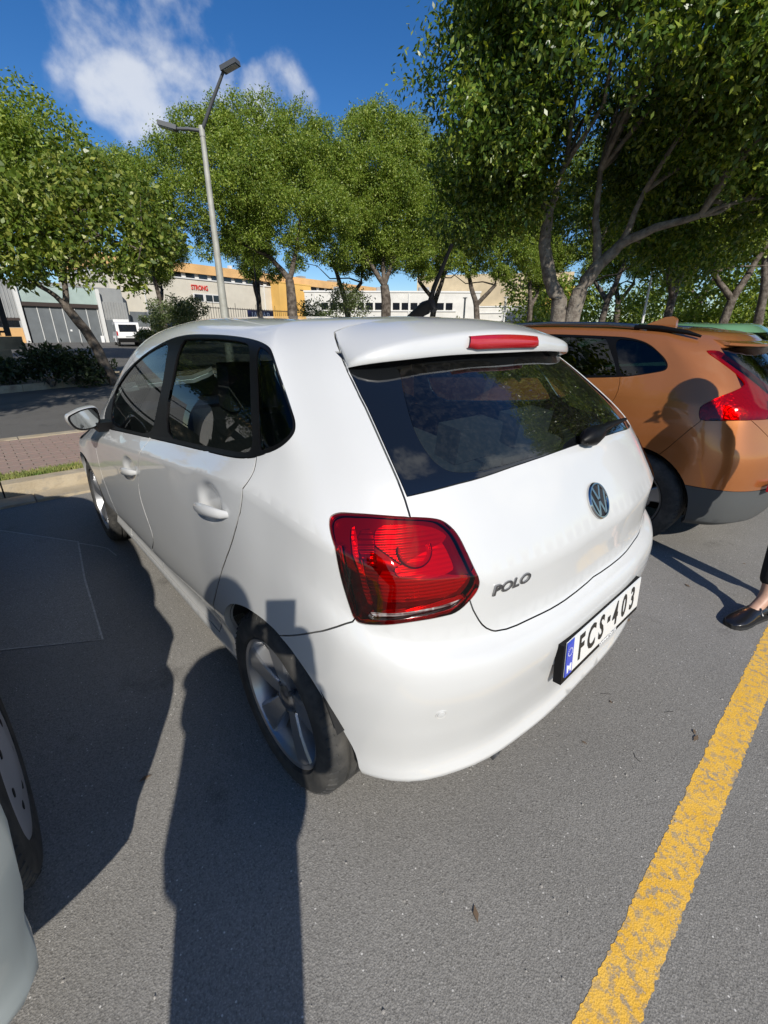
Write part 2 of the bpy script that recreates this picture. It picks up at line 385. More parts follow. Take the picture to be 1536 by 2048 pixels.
def wheel(parent, loc, R=.300, w=.195, rim_r=.215, style='five', flip=False, tyre=M_TYRE):
    """outer face looks along -x; flip turns it to +x"""
    hw = w/2; wl = empty('wheel', loc, math.pi if flip else 0, parent)
    pr = [(-hw*.80, rim_r-.004), (-hw*.97, rim_r+.006), (-hw*1.02, rim_r+.3*(R-rim_r)), (-hw*.98, R-.028), (-hw*.86, R-.010), (-hw*.70, R-.001)]
    tw = hw*.66
    for c in (-.55, 0, .55): pr += [(c*tw*1.0-.006+ (0), R), (c*tw-.004, R-.007), (c*tw+.004, R-.007), (c*tw+.006, R)]
    pr += [(hw*.70, R-.001), (hw*.86, R-.010), (hw*.98, R-.028), (hw*1.02, rim_r+.3*(R-rim_r)), (hw*.97, rim_r+.006), (hw*.80, rim_r-.004)]
    ty = MB().lathe(pr, 72).build('tyre', tyre, wl, smooth=38)
    sip = MB()
    for k in range(60):      # sipes: short raised shoulder ribs
        th = 2*math.pi*k/60
        for sg in (-1, 1):
            a = Vector((sg*hw*.72, (R-.0015)*math.cos(th), (R-.0015)*math.sin(th))); b = Vector((sg*hw*.93, (R-.017)*math.cos(th+.035), (R-.017)*math.sin(th+.035)))
            sip.tube([a, b], [.0035, .003], 4)
    sip.build('tread_rib', tyre, ty)['kind'] = 'stuff'
    rim = MB().lathe([(-hw*.86, rim_r-.001), (-hw*.90, rim_r-.004), (-hw*.86, rim_r-.014), (-hw*.55, rim_r-.022), (0, rim_r-.03), (hw*.8, rim_r-.018), (hw*.8, rim_r-.002)], 64).build('rim', M_ALLOY if style == 'five' else M_ALLOYD, wl, smooth=40)
    MB().lathe([(.0, .0), (.0, .13), (.01, .13)], 40).build('brake_disc', M_DCHROME, wl, smooth=30)
    if style in ('five', 'dark'):
        sm = M_ALLOY; xf = -hw*.78
        nsp = 5
        for k in range(nsp):
            th0 = 2*math.pi*k/nsp + .31; m = MB()
            st = []
            for r, hwid, dx, dep in ((.026,.026,.024,.035), (.06,.030,.016,.036), (.11,.036,.006,.038), (.16,.045,.0,.040), (rim_r-.014,.056,-.003,.036)):
                st.append((r, hwid, xf+dx, dep))
            def pt(r, lat, x): return (x, r*math.cos(th0)-lat*math.sin(th0), r*math.sin(th0)+lat*math.cos(th0))
            rows = [[m.bm.verts.new(pt(r, -h*1.12, x+d)), m.bm.verts.new(pt(r, -h, x+.006)), m.bm.verts.new(pt(r, -h*.84, x)), m.bm.verts.new(pt(r, h*.84, x)), m.bm.verts.new(pt(r, h, x+.006)), m.bm.verts.new(pt(r, h*1.12, x+d))] for r, h, x, d in st]
            for A, B in zip(rows, rows[1:]):
                for i in range(5): m.bm.faces.new((A[i], A[i+1], B[i+1], B[i]))
            m.build('spoke', sm if style == 'five' else M_ALLOY, rim, smooth=24)
        MB().lathe([(xf+.034, .058), (xf+.02, .046), (xf+.012, .034), (xf+.010, .030), (xf+.008, 0)], 28).build('hub_cap', M_DCHROME, rim, smooth=30)
        for k in range(5):
            th = 2*math.pi*k/5+.31+.628
            MB().lathe([(xf+.016, 0), (xf+.016, .008), (xf+.034, .0095)], 10, c=(0, .05*math.cos(th), .05*math.sin(th))).build('wheel_bolt', M_ALLOYD, rim, smooth=30)
    else:   # domed cover with small slots
        xf = -hw*.98
        MB().lathe([(xf+.012, rim_r+.006), (xf+.004, rim_r-.004), (xf, rim_r-.03), (xf+.002, .12), (xf-.006, .07), (xf-.010, .03), (xf-.010, 0)], 56).build('wheel_cover', M_COVER, wl, smooth=40)
        for k in range(7):
            th = 2*math.pi*k/7
            m = MB().lathe([(-.0015, 0), (-.0015, .012), (.004, .014)], 14, c=(xf+.001, .118*math.cos(th), .118*math.sin(th))).build('cover_slot', M_WELL, wl)
    return wl
M_COVER = mat('wheel_cover_silver', (.55,.55,.58), .4, metal=.35, coat=.3)
def text_mesh(name, body, size, mat, parent, M, ext=.001, align='CENTER', bold=0., shear=0., sx=1.):
    cu = bpy.data.curves.new(name, 'FONT'); cu.body = body; cu.size = size; cu.extrude = ext; cu.align_x = align; cu.align_y = 'CENTER'; cu.offset = bold; cu.shear = shear; cu.resolution_u = 3
    ob = bpy.data.objects.new(name, cu); COL.objects.link(ob); bpy.context.view_layer.update()
    me = bpy.data.meshes.new_from_object(ob.evaluated_get(bpy.context.evaluated_depsgraph_get())); bpy.data.objects.remove(ob)
    me.transform(Matrix.Diagonal((sx,1,1,1))); me.transform(M); me.materials.clear()
    return link_mesh(name, me, mat, parent)
def frame_on(p, n, up=(0,0,1)):
    """matrix whose local z is the outward normal n and local y points up: for lettering seen from outside"""
    z = Vector(n).normalized(); x = Vector(up).cross(z).normalized(); y = z.cross(x)
    return Matrix(((x.x,y.x,z.x,p[0]),(x.y,y.y,z.y,p[1]),(x.z,y.z,z.z,p[2]),(0,0,0,1)))
# ---------------------------------------------------------------- ground, kerbs, roads
def f_asphalt(t, b, k=1.0):
    c1 = tuple(x*k for x in (.232,.222,.203)); c2 = tuple(x*k for x in (.285,.273,.252))
    c = noise_col(t, b, c1, c2, 1.1, 6, .3, .7, .65, inp=None)
    c = noise_col(t, b, (0,0,0), tuple(x*k for x in (.200,.191,.174)), .35, 5, .52, .72, .6, inp=None, base=c)
    c = noise_col(t, b, (0,0,0), tuple(x*k for x in (.125,.118,.108)), 2.3, 5, .60, .74, .6, inp=None, base=c)
    c = noise_col(t, b, (0,0,0), tuple(x*k for x in (.50,.48,.45)), 230, 3, .52, .80, .7, inp=None, base=c)
    c = noise_col(t, b, (0,0,0), tuple(x*k for x in (.13,.123,.112)), 120, 3, .54, .74, .6, inp=None, base=c)
    tcn = tn(t, 'ShaderNodeTexCoord'); v = tn(t, 'ShaderNodeTexVoronoi', Scale=62); t.links.new(tcn.outputs['Object'], v.inputs['Vector'])
    r = tn(t, 'ShaderNodeMapRange'); r.inputs['From Min'].default_value = .10; r.inputs['From Max'].default_value = .17; r.inputs['To Min'].default_value = 1; r.inputs['To Max'].default_value = 0; t.links.new(v.outputs['Distance'], r.inputs['Value'])
    sp = tn(t, 'ShaderNodeSeparateColor'); t.links.new(v.outputs['Color'], sp.inputs[0]); g = tn(t, 'ShaderNodeMath', operation='GREATER_THAN'); g.inputs[1].default_value = .84; t.links.new(sp.outputs[0], g.inputs[0])
    mm = tn(t, 'ShaderNodeMath', operation='MULTIPLY'); t.links.new(r.outputs[0], mm.inputs[0]); t.links.new(g.outputs[0], mm.inputs[1])
    mx = tn(t, 'ShaderNodeMix', data_type='RGBA'); mx.inputs['B'].default_value = (.68*k,.66*k,.62*k,1); t.links.new(c, mx.inputs['A']); t.links.new(mm.outputs[0], mx.inputs['Factor'])
    v2 = tn(t, 'ShaderNodeTexVoronoi', Scale=230); t.links.new(tcn.outputs['Object'], v2.inputs['Vector']); s2 = tn(t, 'ShaderNodeSeparateColor'); t.links.new(v2.outputs['Color'], s2.inputs[0])
    r2 = tn(t, 'ShaderNodeMapRange'); r2.inputs['To Min'].default_value = .74; r2.inputs['To Max'].default_value = 1.06; t.links.new(s2.outputs[1], r2.inputs['Value'])
    gm = tn(t, 'ShaderNodeMix', data_type='RGBA', blend_type='MULTIPLY'); gm.inputs['Factor'].default_value = 1; t.links.new(mx.outputs['Result'], gm.inputs['A']); t.links.new(r2.outputs[0], gm.inputs['B'])
    t.links.new(gm.outputs['Result'], b.inputs['Base Color'])
    p = bump(t, b, 230, .40, .003, 2, kind='voronoi'); bump(t, b, 420, .25, .003, 3, prev=p)
M_ASPHALT = mat('asphalt', (.17,.16,.15), .88, spec=.35, fn=f_asphalt)
M_ROAD = mat('shaded_road_asphalt', (.12,.12,.115), .85, spec=.35, fn=lambda t, b: f_asphalt(t, b, .55))  # darkened copy of the parking asphalt: tree shade put into the road colour
def f_stone(t, b):
    c = noise_col(t, b, (.36,.29,.19), (.47,.40,.29), 3.2, 6, .3, .7, .6, inp=None)
    c = noise_col(t, b, (0,0,0), (.30,.27,.22), 11, 5, .52, .75, .6, inp=None, base=c)
    noise_col(t, b, (0,0,0), (.22,.15,.11), 2.1, 5, .58, .8, .6, base=c)
    p = bump(t, b, 60, .4, .01, 4); bump(t, b, 9, .4, .02, 4, prev=p)
M_KERB = mat('limestone_kerb', (.42,.36,.26), .9, fn=f_stone)
def f_paver(t, b):
    c = noise_col(t, b, (.30,.20,.165), (.36,.27,.225), 2.3, 5, .3, .7, .6, inp=None)
    noise_col(t, b, (0,0,0), (.25,.22,.18), 17, 4, .5, .8, .6, base=c); bump(t, b, 80, .3, .006, 3)
M_PAVER = mat('red_paver', (.33,.22,.18), .9, fn=f_paver)
M_PATHBED = mat('path_bed', (.24,.18,.15), .95, fn=f_paver)
M_SOIL = mat('soil', (.10,.075,.05), .95, fn=lambda t, b: (noise_col(t, b, (.07,.05,.035), (.17,.13,.085), 2.5, 6), bump(t, b, 20, .6, .03, 4)))
M_CONC = mat('concrete_apron', (.42,.38,.31), .9, fn=lambda t, b: noise_col(t, b, (.36,.31,.24), (.46,.42,.35), .8, 6))
def f_yellow(t, b):
    tcn = tn(t, 'ShaderNodeTexCoord')
    n = tn(t, 'ShaderNodeTexNoise', Scale=42, Detail=6, Roughness=.72); t.links.new(tcn.outputs['Object'], n.inputs['Vector'])
    v = tn(t, 'ShaderNodeTexVoronoi', Scale=26, feature='DISTANCE_TO_EDGE'); t.links.new(tcn.outputs['Object'], v.inputs['Vector'])
    n2 = tn(t, 'ShaderNodeTexNoise', Scale=5, Detail=4); t.links.new(tcn.outputs['Object'], n2.inputs['Vector'])
    a = tn(t, 'ShaderNodeMapRange'); a.inputs['From Min'].default_value = .50; a.inputs['From Max'].default_value = .57; t.links.new(n.outputs[0], a.inputs['Value'])
    e = tn(t, 'ShaderNodeMapRange'); e.inputs['From Min'].default_value = .0; e.inputs['From Max'].default_value = .05; e.inputs['To Min'].default_value = .35; e.inputs['To Max'].default_value = 0; t.links.new(v.outputs[0], e.inputs['Value'])
    w = tn(t, 'ShaderNodeMath', operation='MULTIPLY'); w.inputs[1].default_value = 1.25; t.links.new(n2.outputs[0], w.inputs[0])
    m1 = tn(t, 'ShaderNodeMath', operation='MULTIPLY'); t.links.new(a.outputs[0], m1.inputs[0]); t.links.new(w.outputs[0], m1.inputs[1])
    s = tn(t, 'ShaderNodeMath', operation='ADD', use_clamp=True); t.links.new(m1.outputs[0], s.inputs[0])
    e2 = tn(t, 'ShaderNodeMath', operation='MULTIPLY'); t.links.new(e.outputs[0], e2.inputs[0]); t.links.new(n2.outputs[0], e2.inputs[1]); t.links.new(e2.outputs[0], s.inputs[1])
    c = noise_col(t, b, (.78,.43,.035), (.84,.50,.08), 12, 4, .3, .7, inp=None)
    mx = tn(t, 'ShaderNodeMix', data_type='RGBA'); mx.inputs['B'].default_value = (.27,.25,.22,1); t.links.new(c, mx.inputs['A']); t.links.new(s.outputs[0], mx.inputs['Factor']); t.links.new(mx.outputs['Result'], b.inputs['Base Color'])
    p = bump(t, b, 230, .3, .003, 2, kind='voronoi'); bump(t, b, 420, .2, .003, 2, prev=p)
M_YELLOW = mat('worn_yellow_paint', (.55,.30,.03), .8, fn=f_yellow)
def fast_mesh(name, V, F, m, parent=None):
    me = bpy.data.meshes.new(name); k = F.shape[1]; me.vertices.add(len(V)); me.vertices.foreach_set('co', V.astype(np.float32).ravel())
    me.loops.add(F.size); me.loops.foreach_set('vertex_index', F.astype(np.int32).ravel()); me.polygons.add(len(F)); me.polygons.foreach_set('loop_start', np.arange(0, F.size, k, dtype=np.int32))
    me.update(calc_edges=True); return link_mesh(name, me, m, parent)
def struct(o): o['kind'] = 'structure'; return o
def sheet(name, pts, m): return struct(raw_mesh(name, pts, [tuple(range(len(pts)))], m))
sheet('ground', [(-700,-700,0),(700,-700,0),(700,700,0),(-700,700,0)], M_ASPHALT)
# worn painted line behind the cars (ragged edge, 4 mm proud)
rng = random.Random(5); a = []; b_ = []
for i in range(1300):
    x = -6+i*.0097; a.append((x, -.938+rng.uniform(-.0035,.0035)+.0012*math.sin(x*3), .0008)); b_.append((x, -1.036+rng.uniform(-.0035,.0035)+.0012*math.sin(x*2.6+1), .0008))
V = a+b_; n = len(a); struct(raw_mesh('painted_line', V, [(n+i, n+i+1, i+1, i) for i in range(n-1)], M_YELLOW))
# paler area of tarmac beside the grey car, with thin pale lines at its edge
M_PATCH = mat('paler_tarmac', (.3,.29,.26), .9, fn=lambda t, b: f_asphalt(t, b, 1.18)); M_PALELINE = mat('joint_sealant', (.50,.48,.44), .9, fn=lambda t, b: noise_col(t, b, (.36,.34,.31), (.58,.56,.52), 40, 4))
pq = [(-2.6,3.72), (-1.39,3.19,0.00)[:2], (-0.99,2.56,0.00)[:2], (-1.06,1.92,0.00)[:2], (-1.11,1.20,0.00)[:2], (-1.49,1.44,0.00)[:2], (-2.6,1.70)]
sheet('pale_tarmac', [(x, y, .0015) for x, y in pq], M_PATCH)
def strip(name, pts, w, m, z):
    V = []; P = [Vector((x, y, z)) for x, y in pts]
    for i, p in enumerate(P):
        t = (P[min(i+1,len(P)-1)]-P[max(i-1,0)]).normalized(); s = Vector((-t.y, t.x, 0))*w/2; V += [p-s, p+s]
    return struct(raw_mesh(name, V, [(2*i, 2*i+2, 2*i+3, 2*i+1) for i in range(len(P)-1)], m))
strip('tarmac_line', pq[1:6], .010, M_PALELINE, .003)
strip('tarmac_line', [(-0.99,2.53,0.00)[:2], (-0.90,2.38,0.00)[:2], (-0.86,2.30,0.00)[:2], (-0.84,2.14,0.00)[:2]], .007, M_PALELINE, .003)
M_CRACK = mat('crack_filler', (.035,.033,.03), .95)
rs = random.Random(12)
def crack(p, d, n, w):
    P = [p]; a = d
    for i in range(n): a += rs.uniform(-.9,.9); P.append((P[-1][0]+.02*math.cos(a), P[-1][1]+.02*math.sin(a)))
    return strip('tarmac_crack', P, w, M_CRACK, .0012)
for x_, y_, d_, n_ in ((.36,-.60,2.2,2), (.12,-.80,1.0,2), (.42,-.78,.4,2)): crack((x_, y_), d_, n_, .0022)
# median frame: e along, nn across
AZ = rad(68); ME = Vector((math.sin(AZ), math.cos(AZ), 0)); MN = Vector((-math.cos(AZ), math.sin(AZ), 0)); N0 = 13.2
def mp(e, n, z=0.): v = ME*e+MN*n; return (v.x, v.y, z)
def far_z(n): return .02 + .73*min(max((n-16)/28, 0), 1)
sheet('road', [(-18, 6.46, .004), (120, 6.46, .004), mp(140, N0, .004), mp(-15.2, N0, .004)], M_ROAD)
V = []; 
for n_ in (15.3, 16, 24, 34, 44, 120, 600): V += [mp(-300, n_, far_z(n_)+.01), mp(400, n_, far_z(n_)+.01)]
struct(raw_mesh('far_road', V, [(2*i, 2*i+1, 2*i+3, 2*i+2) for i in range(6)], M_ROAD))
V = []
for n_ in (39.5, 44): V += [mp(-60, n_, far_z(n_)+.02), mp(12, n_, far_z(n_)+.02)]
sheet('apron', [V[0], V[1], V[3], V[2]], M_CONC)
# gutter strip, kerb stones, verge and footpath
kerb = struct(empty('kerb'))
x = -9.0; rng = random.Random(2); kmesh = {}
def stone_mesh(L, d, h, w):
    key = (round(L,2), d, h, w)
    if key not in kmesh:
        o = MB().box((0,0,0), (L-.012, d, h)).build('kerb_stone', M_KERB, kerb, bevel=.012, smooth=40); kmesh[key] = o.data; bpy.data.objects.remove(o)
    return kmesh[key]
while x < 24:
    L = rng.choice((.9, 1.0, 1.1))
    o = link_mesh('kerb_stone', stone_mesh(L, .17, .15, 0), None, kerb); o.location = (x, 4.03+rng.uniform(-.006,.006), -.02+rng.uniform(-.004,.004)); x += L
x = -9.3
while x < 24:
    L = rng.choice((.9, 1.0, 1.1))
    o = link_mesh('gutter_stone', stone_mesh(L, .26, .05, 1), None, kerb); o.location = (x, 3.745+rng.uniform(-.004,.004), -.028+rng.uniform(-.003,.003)); x += L
sheet('verge', [(-60,4.19,.118),(60,4.19,.118),(60,4.46,.118),(-60,4.46,.118)], M_SOIL)
path = struct(MB().box((-60,4.44,-.05), (60,6.42,.112)).build('footpath', M_PATHBED))
pm = MB().box((0,0,0), (.192,.092,.022)).build('paver', M_PAVER, path, bevel=.006); pmesh = pm.data; bpy.data.objects.remove(pm)
cnt = 0
for j in range(18):
    for i in range(17):
        o = link_mesh('paver', pmesh, None, path); o.location = (-2.6+i*.2+(.1 if j % 2 else 0), 4.49+j*.1, .106+rng.uniform(-.002,.003)); cnt += 1
kb = struct(empty('far_kerb'))
for i in range(-6, 14): o = link_mesh('kerb_stone', stone_mesh(1.0, .17, .15, 0), None, kb); o.location = (i*1.0, 6.30, -.015+rng.uniform(-.003,.003))
med = struct(MB().prism([mp(-14,N0+.1)[:2], mp(120,N0+.1)[:2], mp(120,15.4)[:2], mp(-14,15.4)[:2]], 2, -.05, .135).build('median_bed', M_SOIL))
mk = struct(empty('median_kerb'))
for side, nn_ in ((0, N0), (1, 15.25)):
    for i in range(-4, 22):
        o = link_mesh('kerb_stone', stone_mesh(1.0, .17, .19, 2), None, mk); o.location = mp(i*1.0, nn_, -.01+rng.uniform(-.004,.004)); o.rotation_euler = (0, 0, math.pi/2-AZ)
# grass along the kerb: many small blades
def blades(name, boxes, count, h, m, seed, z0):
    rs = np.random.RandomState(seed); P = []
    for (x0,x1,y0,y1), c in zip(boxes, count):
        P.append(np.stack([rs.uniform(x0,x1,c), rs.uniform(y0,y1,c), np.full(c, z0)], 1))
    P = np.concatenate(P); n = len(P); th = rs.uniform(0, 6.28, n); hh = h*rs.uniform(.4,1.2,n); w = .004+.004*rs.rand(n)
    d = np.stack([np.cos(th), np.sin(th), np.zeros(n)], 1); tip = P+np.stack([rs.normal(0,.35,n)*hh, rs.normal(0,.35,n)*hh, hh], 1)
    V = np.stack([P-d*w[:,None], P+d*w[:,None], tip], 1).reshape(-1,3); F = np.arange(3*n).reshape(-1,3)
    return fast_mesh(name, V, F, m)
M_GRASS = mat('grass_blade', (.16,.22,.04), .7, fn=lambda t, b: noise_col(t, b, (.10,.17,.025), (.30,.29,.09), 7, 4))
tag(blades('grass', [(-4,1.5,4.20,4.34), (-4,1.5,4.34,4.46), (1.5,12,4.2,4.45)], (16000, 3500, 6000), .045, M_GRASS, 4, .118), 'thin strip of green grass between kerb stones and red footpath', 'grass', kind='stuff')
# a few dry leaves and scraps lying about
rs = np.random.RandomState(8); LV = []; LF = []
for i in range(26):
    x_, y_ = rs.uniform(-1.2, 2.2), rs.uniform(-.9, .6); a_ = rs.uniform(0, 6.28); l_ = rs.uniform(.008, .022); d = np.array([math.cos(a_), math.sin(a_), 0]); s = np.array([-d[1], d[0], 0]); o_ = np.array([x_, y_, .003]); k = 4*i
    LV += [o_-d*l_, o_+s*l_*.35+[0,0,.004*rs.rand()], o_+d*l_+[0,0,.006*rs.rand()], o_-s*l_*.35+[0,0,.004*rs.rand()]]; LF.append((k,k+1,k+2,k+3))
tag(fast_mesh('leaf_litter', np.array(LV), np.array(LF), mat('dry_leaf', (.16,.11,.07), .9)), 'dry leaf scraps scattered over the tarmac', 'litter', kind='stuff')
# loose stones and grit on the tarmac
rs = np.random.RandomState(11); GV = []; GF = []
for i in range(900):
    x_, y_ = rs.uniform(-1.6, 2.4), rs.uniform(-1.0, .9)
    s = .0018+.0035*rs.rand()**3; v = np.array([(1,0,0),(-1,0,0),(0,1,0),(0,-1,0),(0,0,1)])*s*rs.uniform(.6,1.3,(5,3)); a_ = rs.uniform(0,6.28); R_ = np.array([(math.cos(a_),-math.sin(a_),0),(math.sin(a_),math.cos(a_),0),(0,0,1)])
    k = len(GV)*5; GV.append(v@R_.T+[x_, y_, .0005]); GF += [(k,k+2,k+4),(k+2,k+1,k+4),(k+1,k+3,k+4),(k+3,k,k+4)]
tag(fast_mesh('grit', np.concatenate(GV), np.array(GF), mat('grit_stone', (.34,.32,.29), .9)), 'loose grit and tiny pale stones lying on the tarmac', 'grit', kind='stuff')
# ---------------------------------------------------------------- white hatchback
POLO_NET = [[[0.0,-0.552,0.272],[0.286,-0.544,0.271],[0.533,-0.498,0.269],[0.684,-0.412,0.262],[0.755,-0.297,0.251],[0.79,-0.05,0.24],[0.765,0.45,0.185],[0.765,1.0,0.185],[0.765,1.6,0.2],[0.765,2.2,0.2],[0.765,2.7,0.2],[0.7,3.02,0.2],[0.44,3.17,0.2],[0.0,3.2,0.2]],[[0.0,-0.6,0.306],[0.292,-0.592,0.306],[0.543,-0.546,0.304],[0.697,-0.46,0.301],[0.77,-0.345,0.296],[0.8,-0.05,0.29],[0.79,0.45,0.235],[0.79,1.0,0.235],[0.79,1.6,0.24],[0.79,2.2,0.24],[0.785,2.7,0.25],[0.72,3.05,0.25],[0.45,3.2,0.25],[0.0,3.24,0.25]],[[0.0,-0.586,0.352],[0.295,-0.578,0.352],[0.549,-0.532,0.353],[0.705,-0.446,0.354],[0.779,-0.331,0.357],[0.815,-0.05,0.36],[0.778,0.45,0.315],[0.775,1.0,0.305],[0.775,1.6,0.3],[0.78,2.2,0.3],[0.8,2.7,0.32],[0.73,3.07,0.33],[0.46,3.23,0.33],[0.0,3.27,0.33]],[[0.0,-0.602,0.48],[0.299,-0.594,0.48],[0.556,-0.548,0.48],[0.714,-0.462,0.48],[0.788,-0.347,0.48],[0.828,-0.05,0.48],[0.822,0.45,0.45],[0.82,1.0,0.4],[0.82,1.6,0.385],[0.82,2.2,0.37],[0.82,2.7,0.42],[0.74,3.08,0.43],[0.47,3.24,0.43],[0.0,3.29,0.43]],[[0.0,-0.616,0.6],[0.301,-0.608,0.601],[0.559,-0.562,0.603],[0.718,-0.476,0.609],[0.793,-0.361,0.619],[0.835,-0.05,0.63],[0.835,0.45,0.62],[0.835,1.0,0.58],[0.835,1.6,0.55],[0.835,2.2,0.53],[0.828,2.7,0.55],[0.74,3.08,0.53],[0.47,3.24,0.53],[0.0,3.29,0.53]],[[0.0,-0.606,0.655],[0.301,-0.598,0.657],[0.56,-0.552,0.666],[0.719,-0.466,0.686],[0.794,-0.351,0.723],[0.836,-0.05,0.76],[0.838,0.45,0.755],[0.838,1.0,0.71],[0.838,1.6,0.66],[0.838,2.2,0.62],[0.822,2.7,0.62],[0.73,3.06,0.6],[0.47,3.22,0.6],[0.0,3.27,0.6]],[[0.0,-0.563,0.69],[0.3,-0.555,0.694],[0.557,-0.509,0.709],[0.716,-0.423,0.747],[0.79,-0.308,0.814],[0.834,-0.05,0.88],[0.836,0.45,0.86],[0.836,1.0,0.81],[0.836,1.6,0.75],[0.832,2.2,0.7],[0.812,2.7,0.68],[0.72,3.03,0.66],[0.46,3.19,0.66],[0.0,3.24,0.66]],[[0.0,-0.568,0.86],[0.298,-0.56,0.863],[0.555,-0.514,0.875],[0.712,-0.428,0.905],[0.787,-0.313,0.958],[0.828,-0.05,1.01],[0.83,0.45,0.975],[0.83,1.0,0.92],[0.83,1.6,0.86],[0.824,2.2,0.785],[0.79,2.7,0.7],[0.69,2.98,0.7],[0.44,3.15,0.7],[0.0,3.2,0.7]],[[0.0,-0.455,1.066],[0.279,-0.447,1.066],[0.519,-0.401,1.068],[0.666,-0.315,1.073],[0.736,-0.2,1.082],[0.773,-0.05,1.09],[0.778,0.45,1.035],[0.783,1.0,0.98],[0.787,1.6,0.92],[0.775,2.2,0.845],[0.73,2.7,0.745],[0.64,2.93,0.745],[0.4,3.08,0.745],[0.0,3.13,0.745]],[[0.0,-0.305,1.2],[0.257,-0.297,1.2],[0.479,-0.251,1.202],[0.615,-0.165,1.206],[0.679,-0.05,1.213],[0.715,0.02,1.22],[0.718,0.47,1.2],[0.718,1.0,1.17],[0.705,1.6,1.115],[0.7,2.2,0.96],[0.66,2.7,0.775],[0.56,2.89,0.77],[0.34,3.0,0.775],[0.0,3.05,0.775]],[[0.0,-0.135,1.325],[0.229,-0.127,1.326],[0.425,-0.081,1.328],[0.546,0.005,1.332],[0.603,0.12,1.341],[0.632,0.17,1.35],[0.635,0.55,1.367],[0.635,1.03,1.367],[0.625,1.6,1.29],[0.62,2.2,1.04],[0.56,2.7,0.79],[0.46,2.86,0.79],[0.28,2.95,0.795],[0.0,2.98,0.795]],[[0.0,-0.035,1.395],[0.196,-0.027,1.395],[0.365,0.019,1.396],[0.469,0.105,1.398],[0.518,0.22,1.402],[0.535,0.28,1.405],[0.535,0.63,1.418],[0.535,1.06,1.42],[0.525,1.6,1.35],[0.5,2.2,1.09],[0.43,2.7,0.805],[0.34,2.84,0.8],[0.2,2.91,0.803],[0.0,2.93,0.803]],[[0.0,0.045,1.425],[0.108,0.049,1.425],[0.201,0.072,1.425],[0.258,0.115,1.426],[0.285,0.172,1.427],[0.28,0.3,1.428],[0.28,0.66,1.44],[0.28,1.08,1.446],[0.27,1.6,1.395],[0.25,2.2,1.125],[0.21,2.7,0.815],[0.16,2.83,0.806],[0.09,2.88,0.808],[0.0,2.89,0.808]],[[0.0,0.105,1.432],[0.0,0.107,1.432],[0.0,0.116,1.432],[0.0,0.133,1.433],[0.0,0.156,1.433],[0.0,0.32,1.434],[0.0,0.68,1.448],[0.0,1.1,1.454],[0.0,1.6,1.41],[0.0,2.2,1.14],[0.0,2.7,0.82],[0.0,2.83,0.808],[0.0,2.86,0.81],[0.0,2.87,0.81]]]
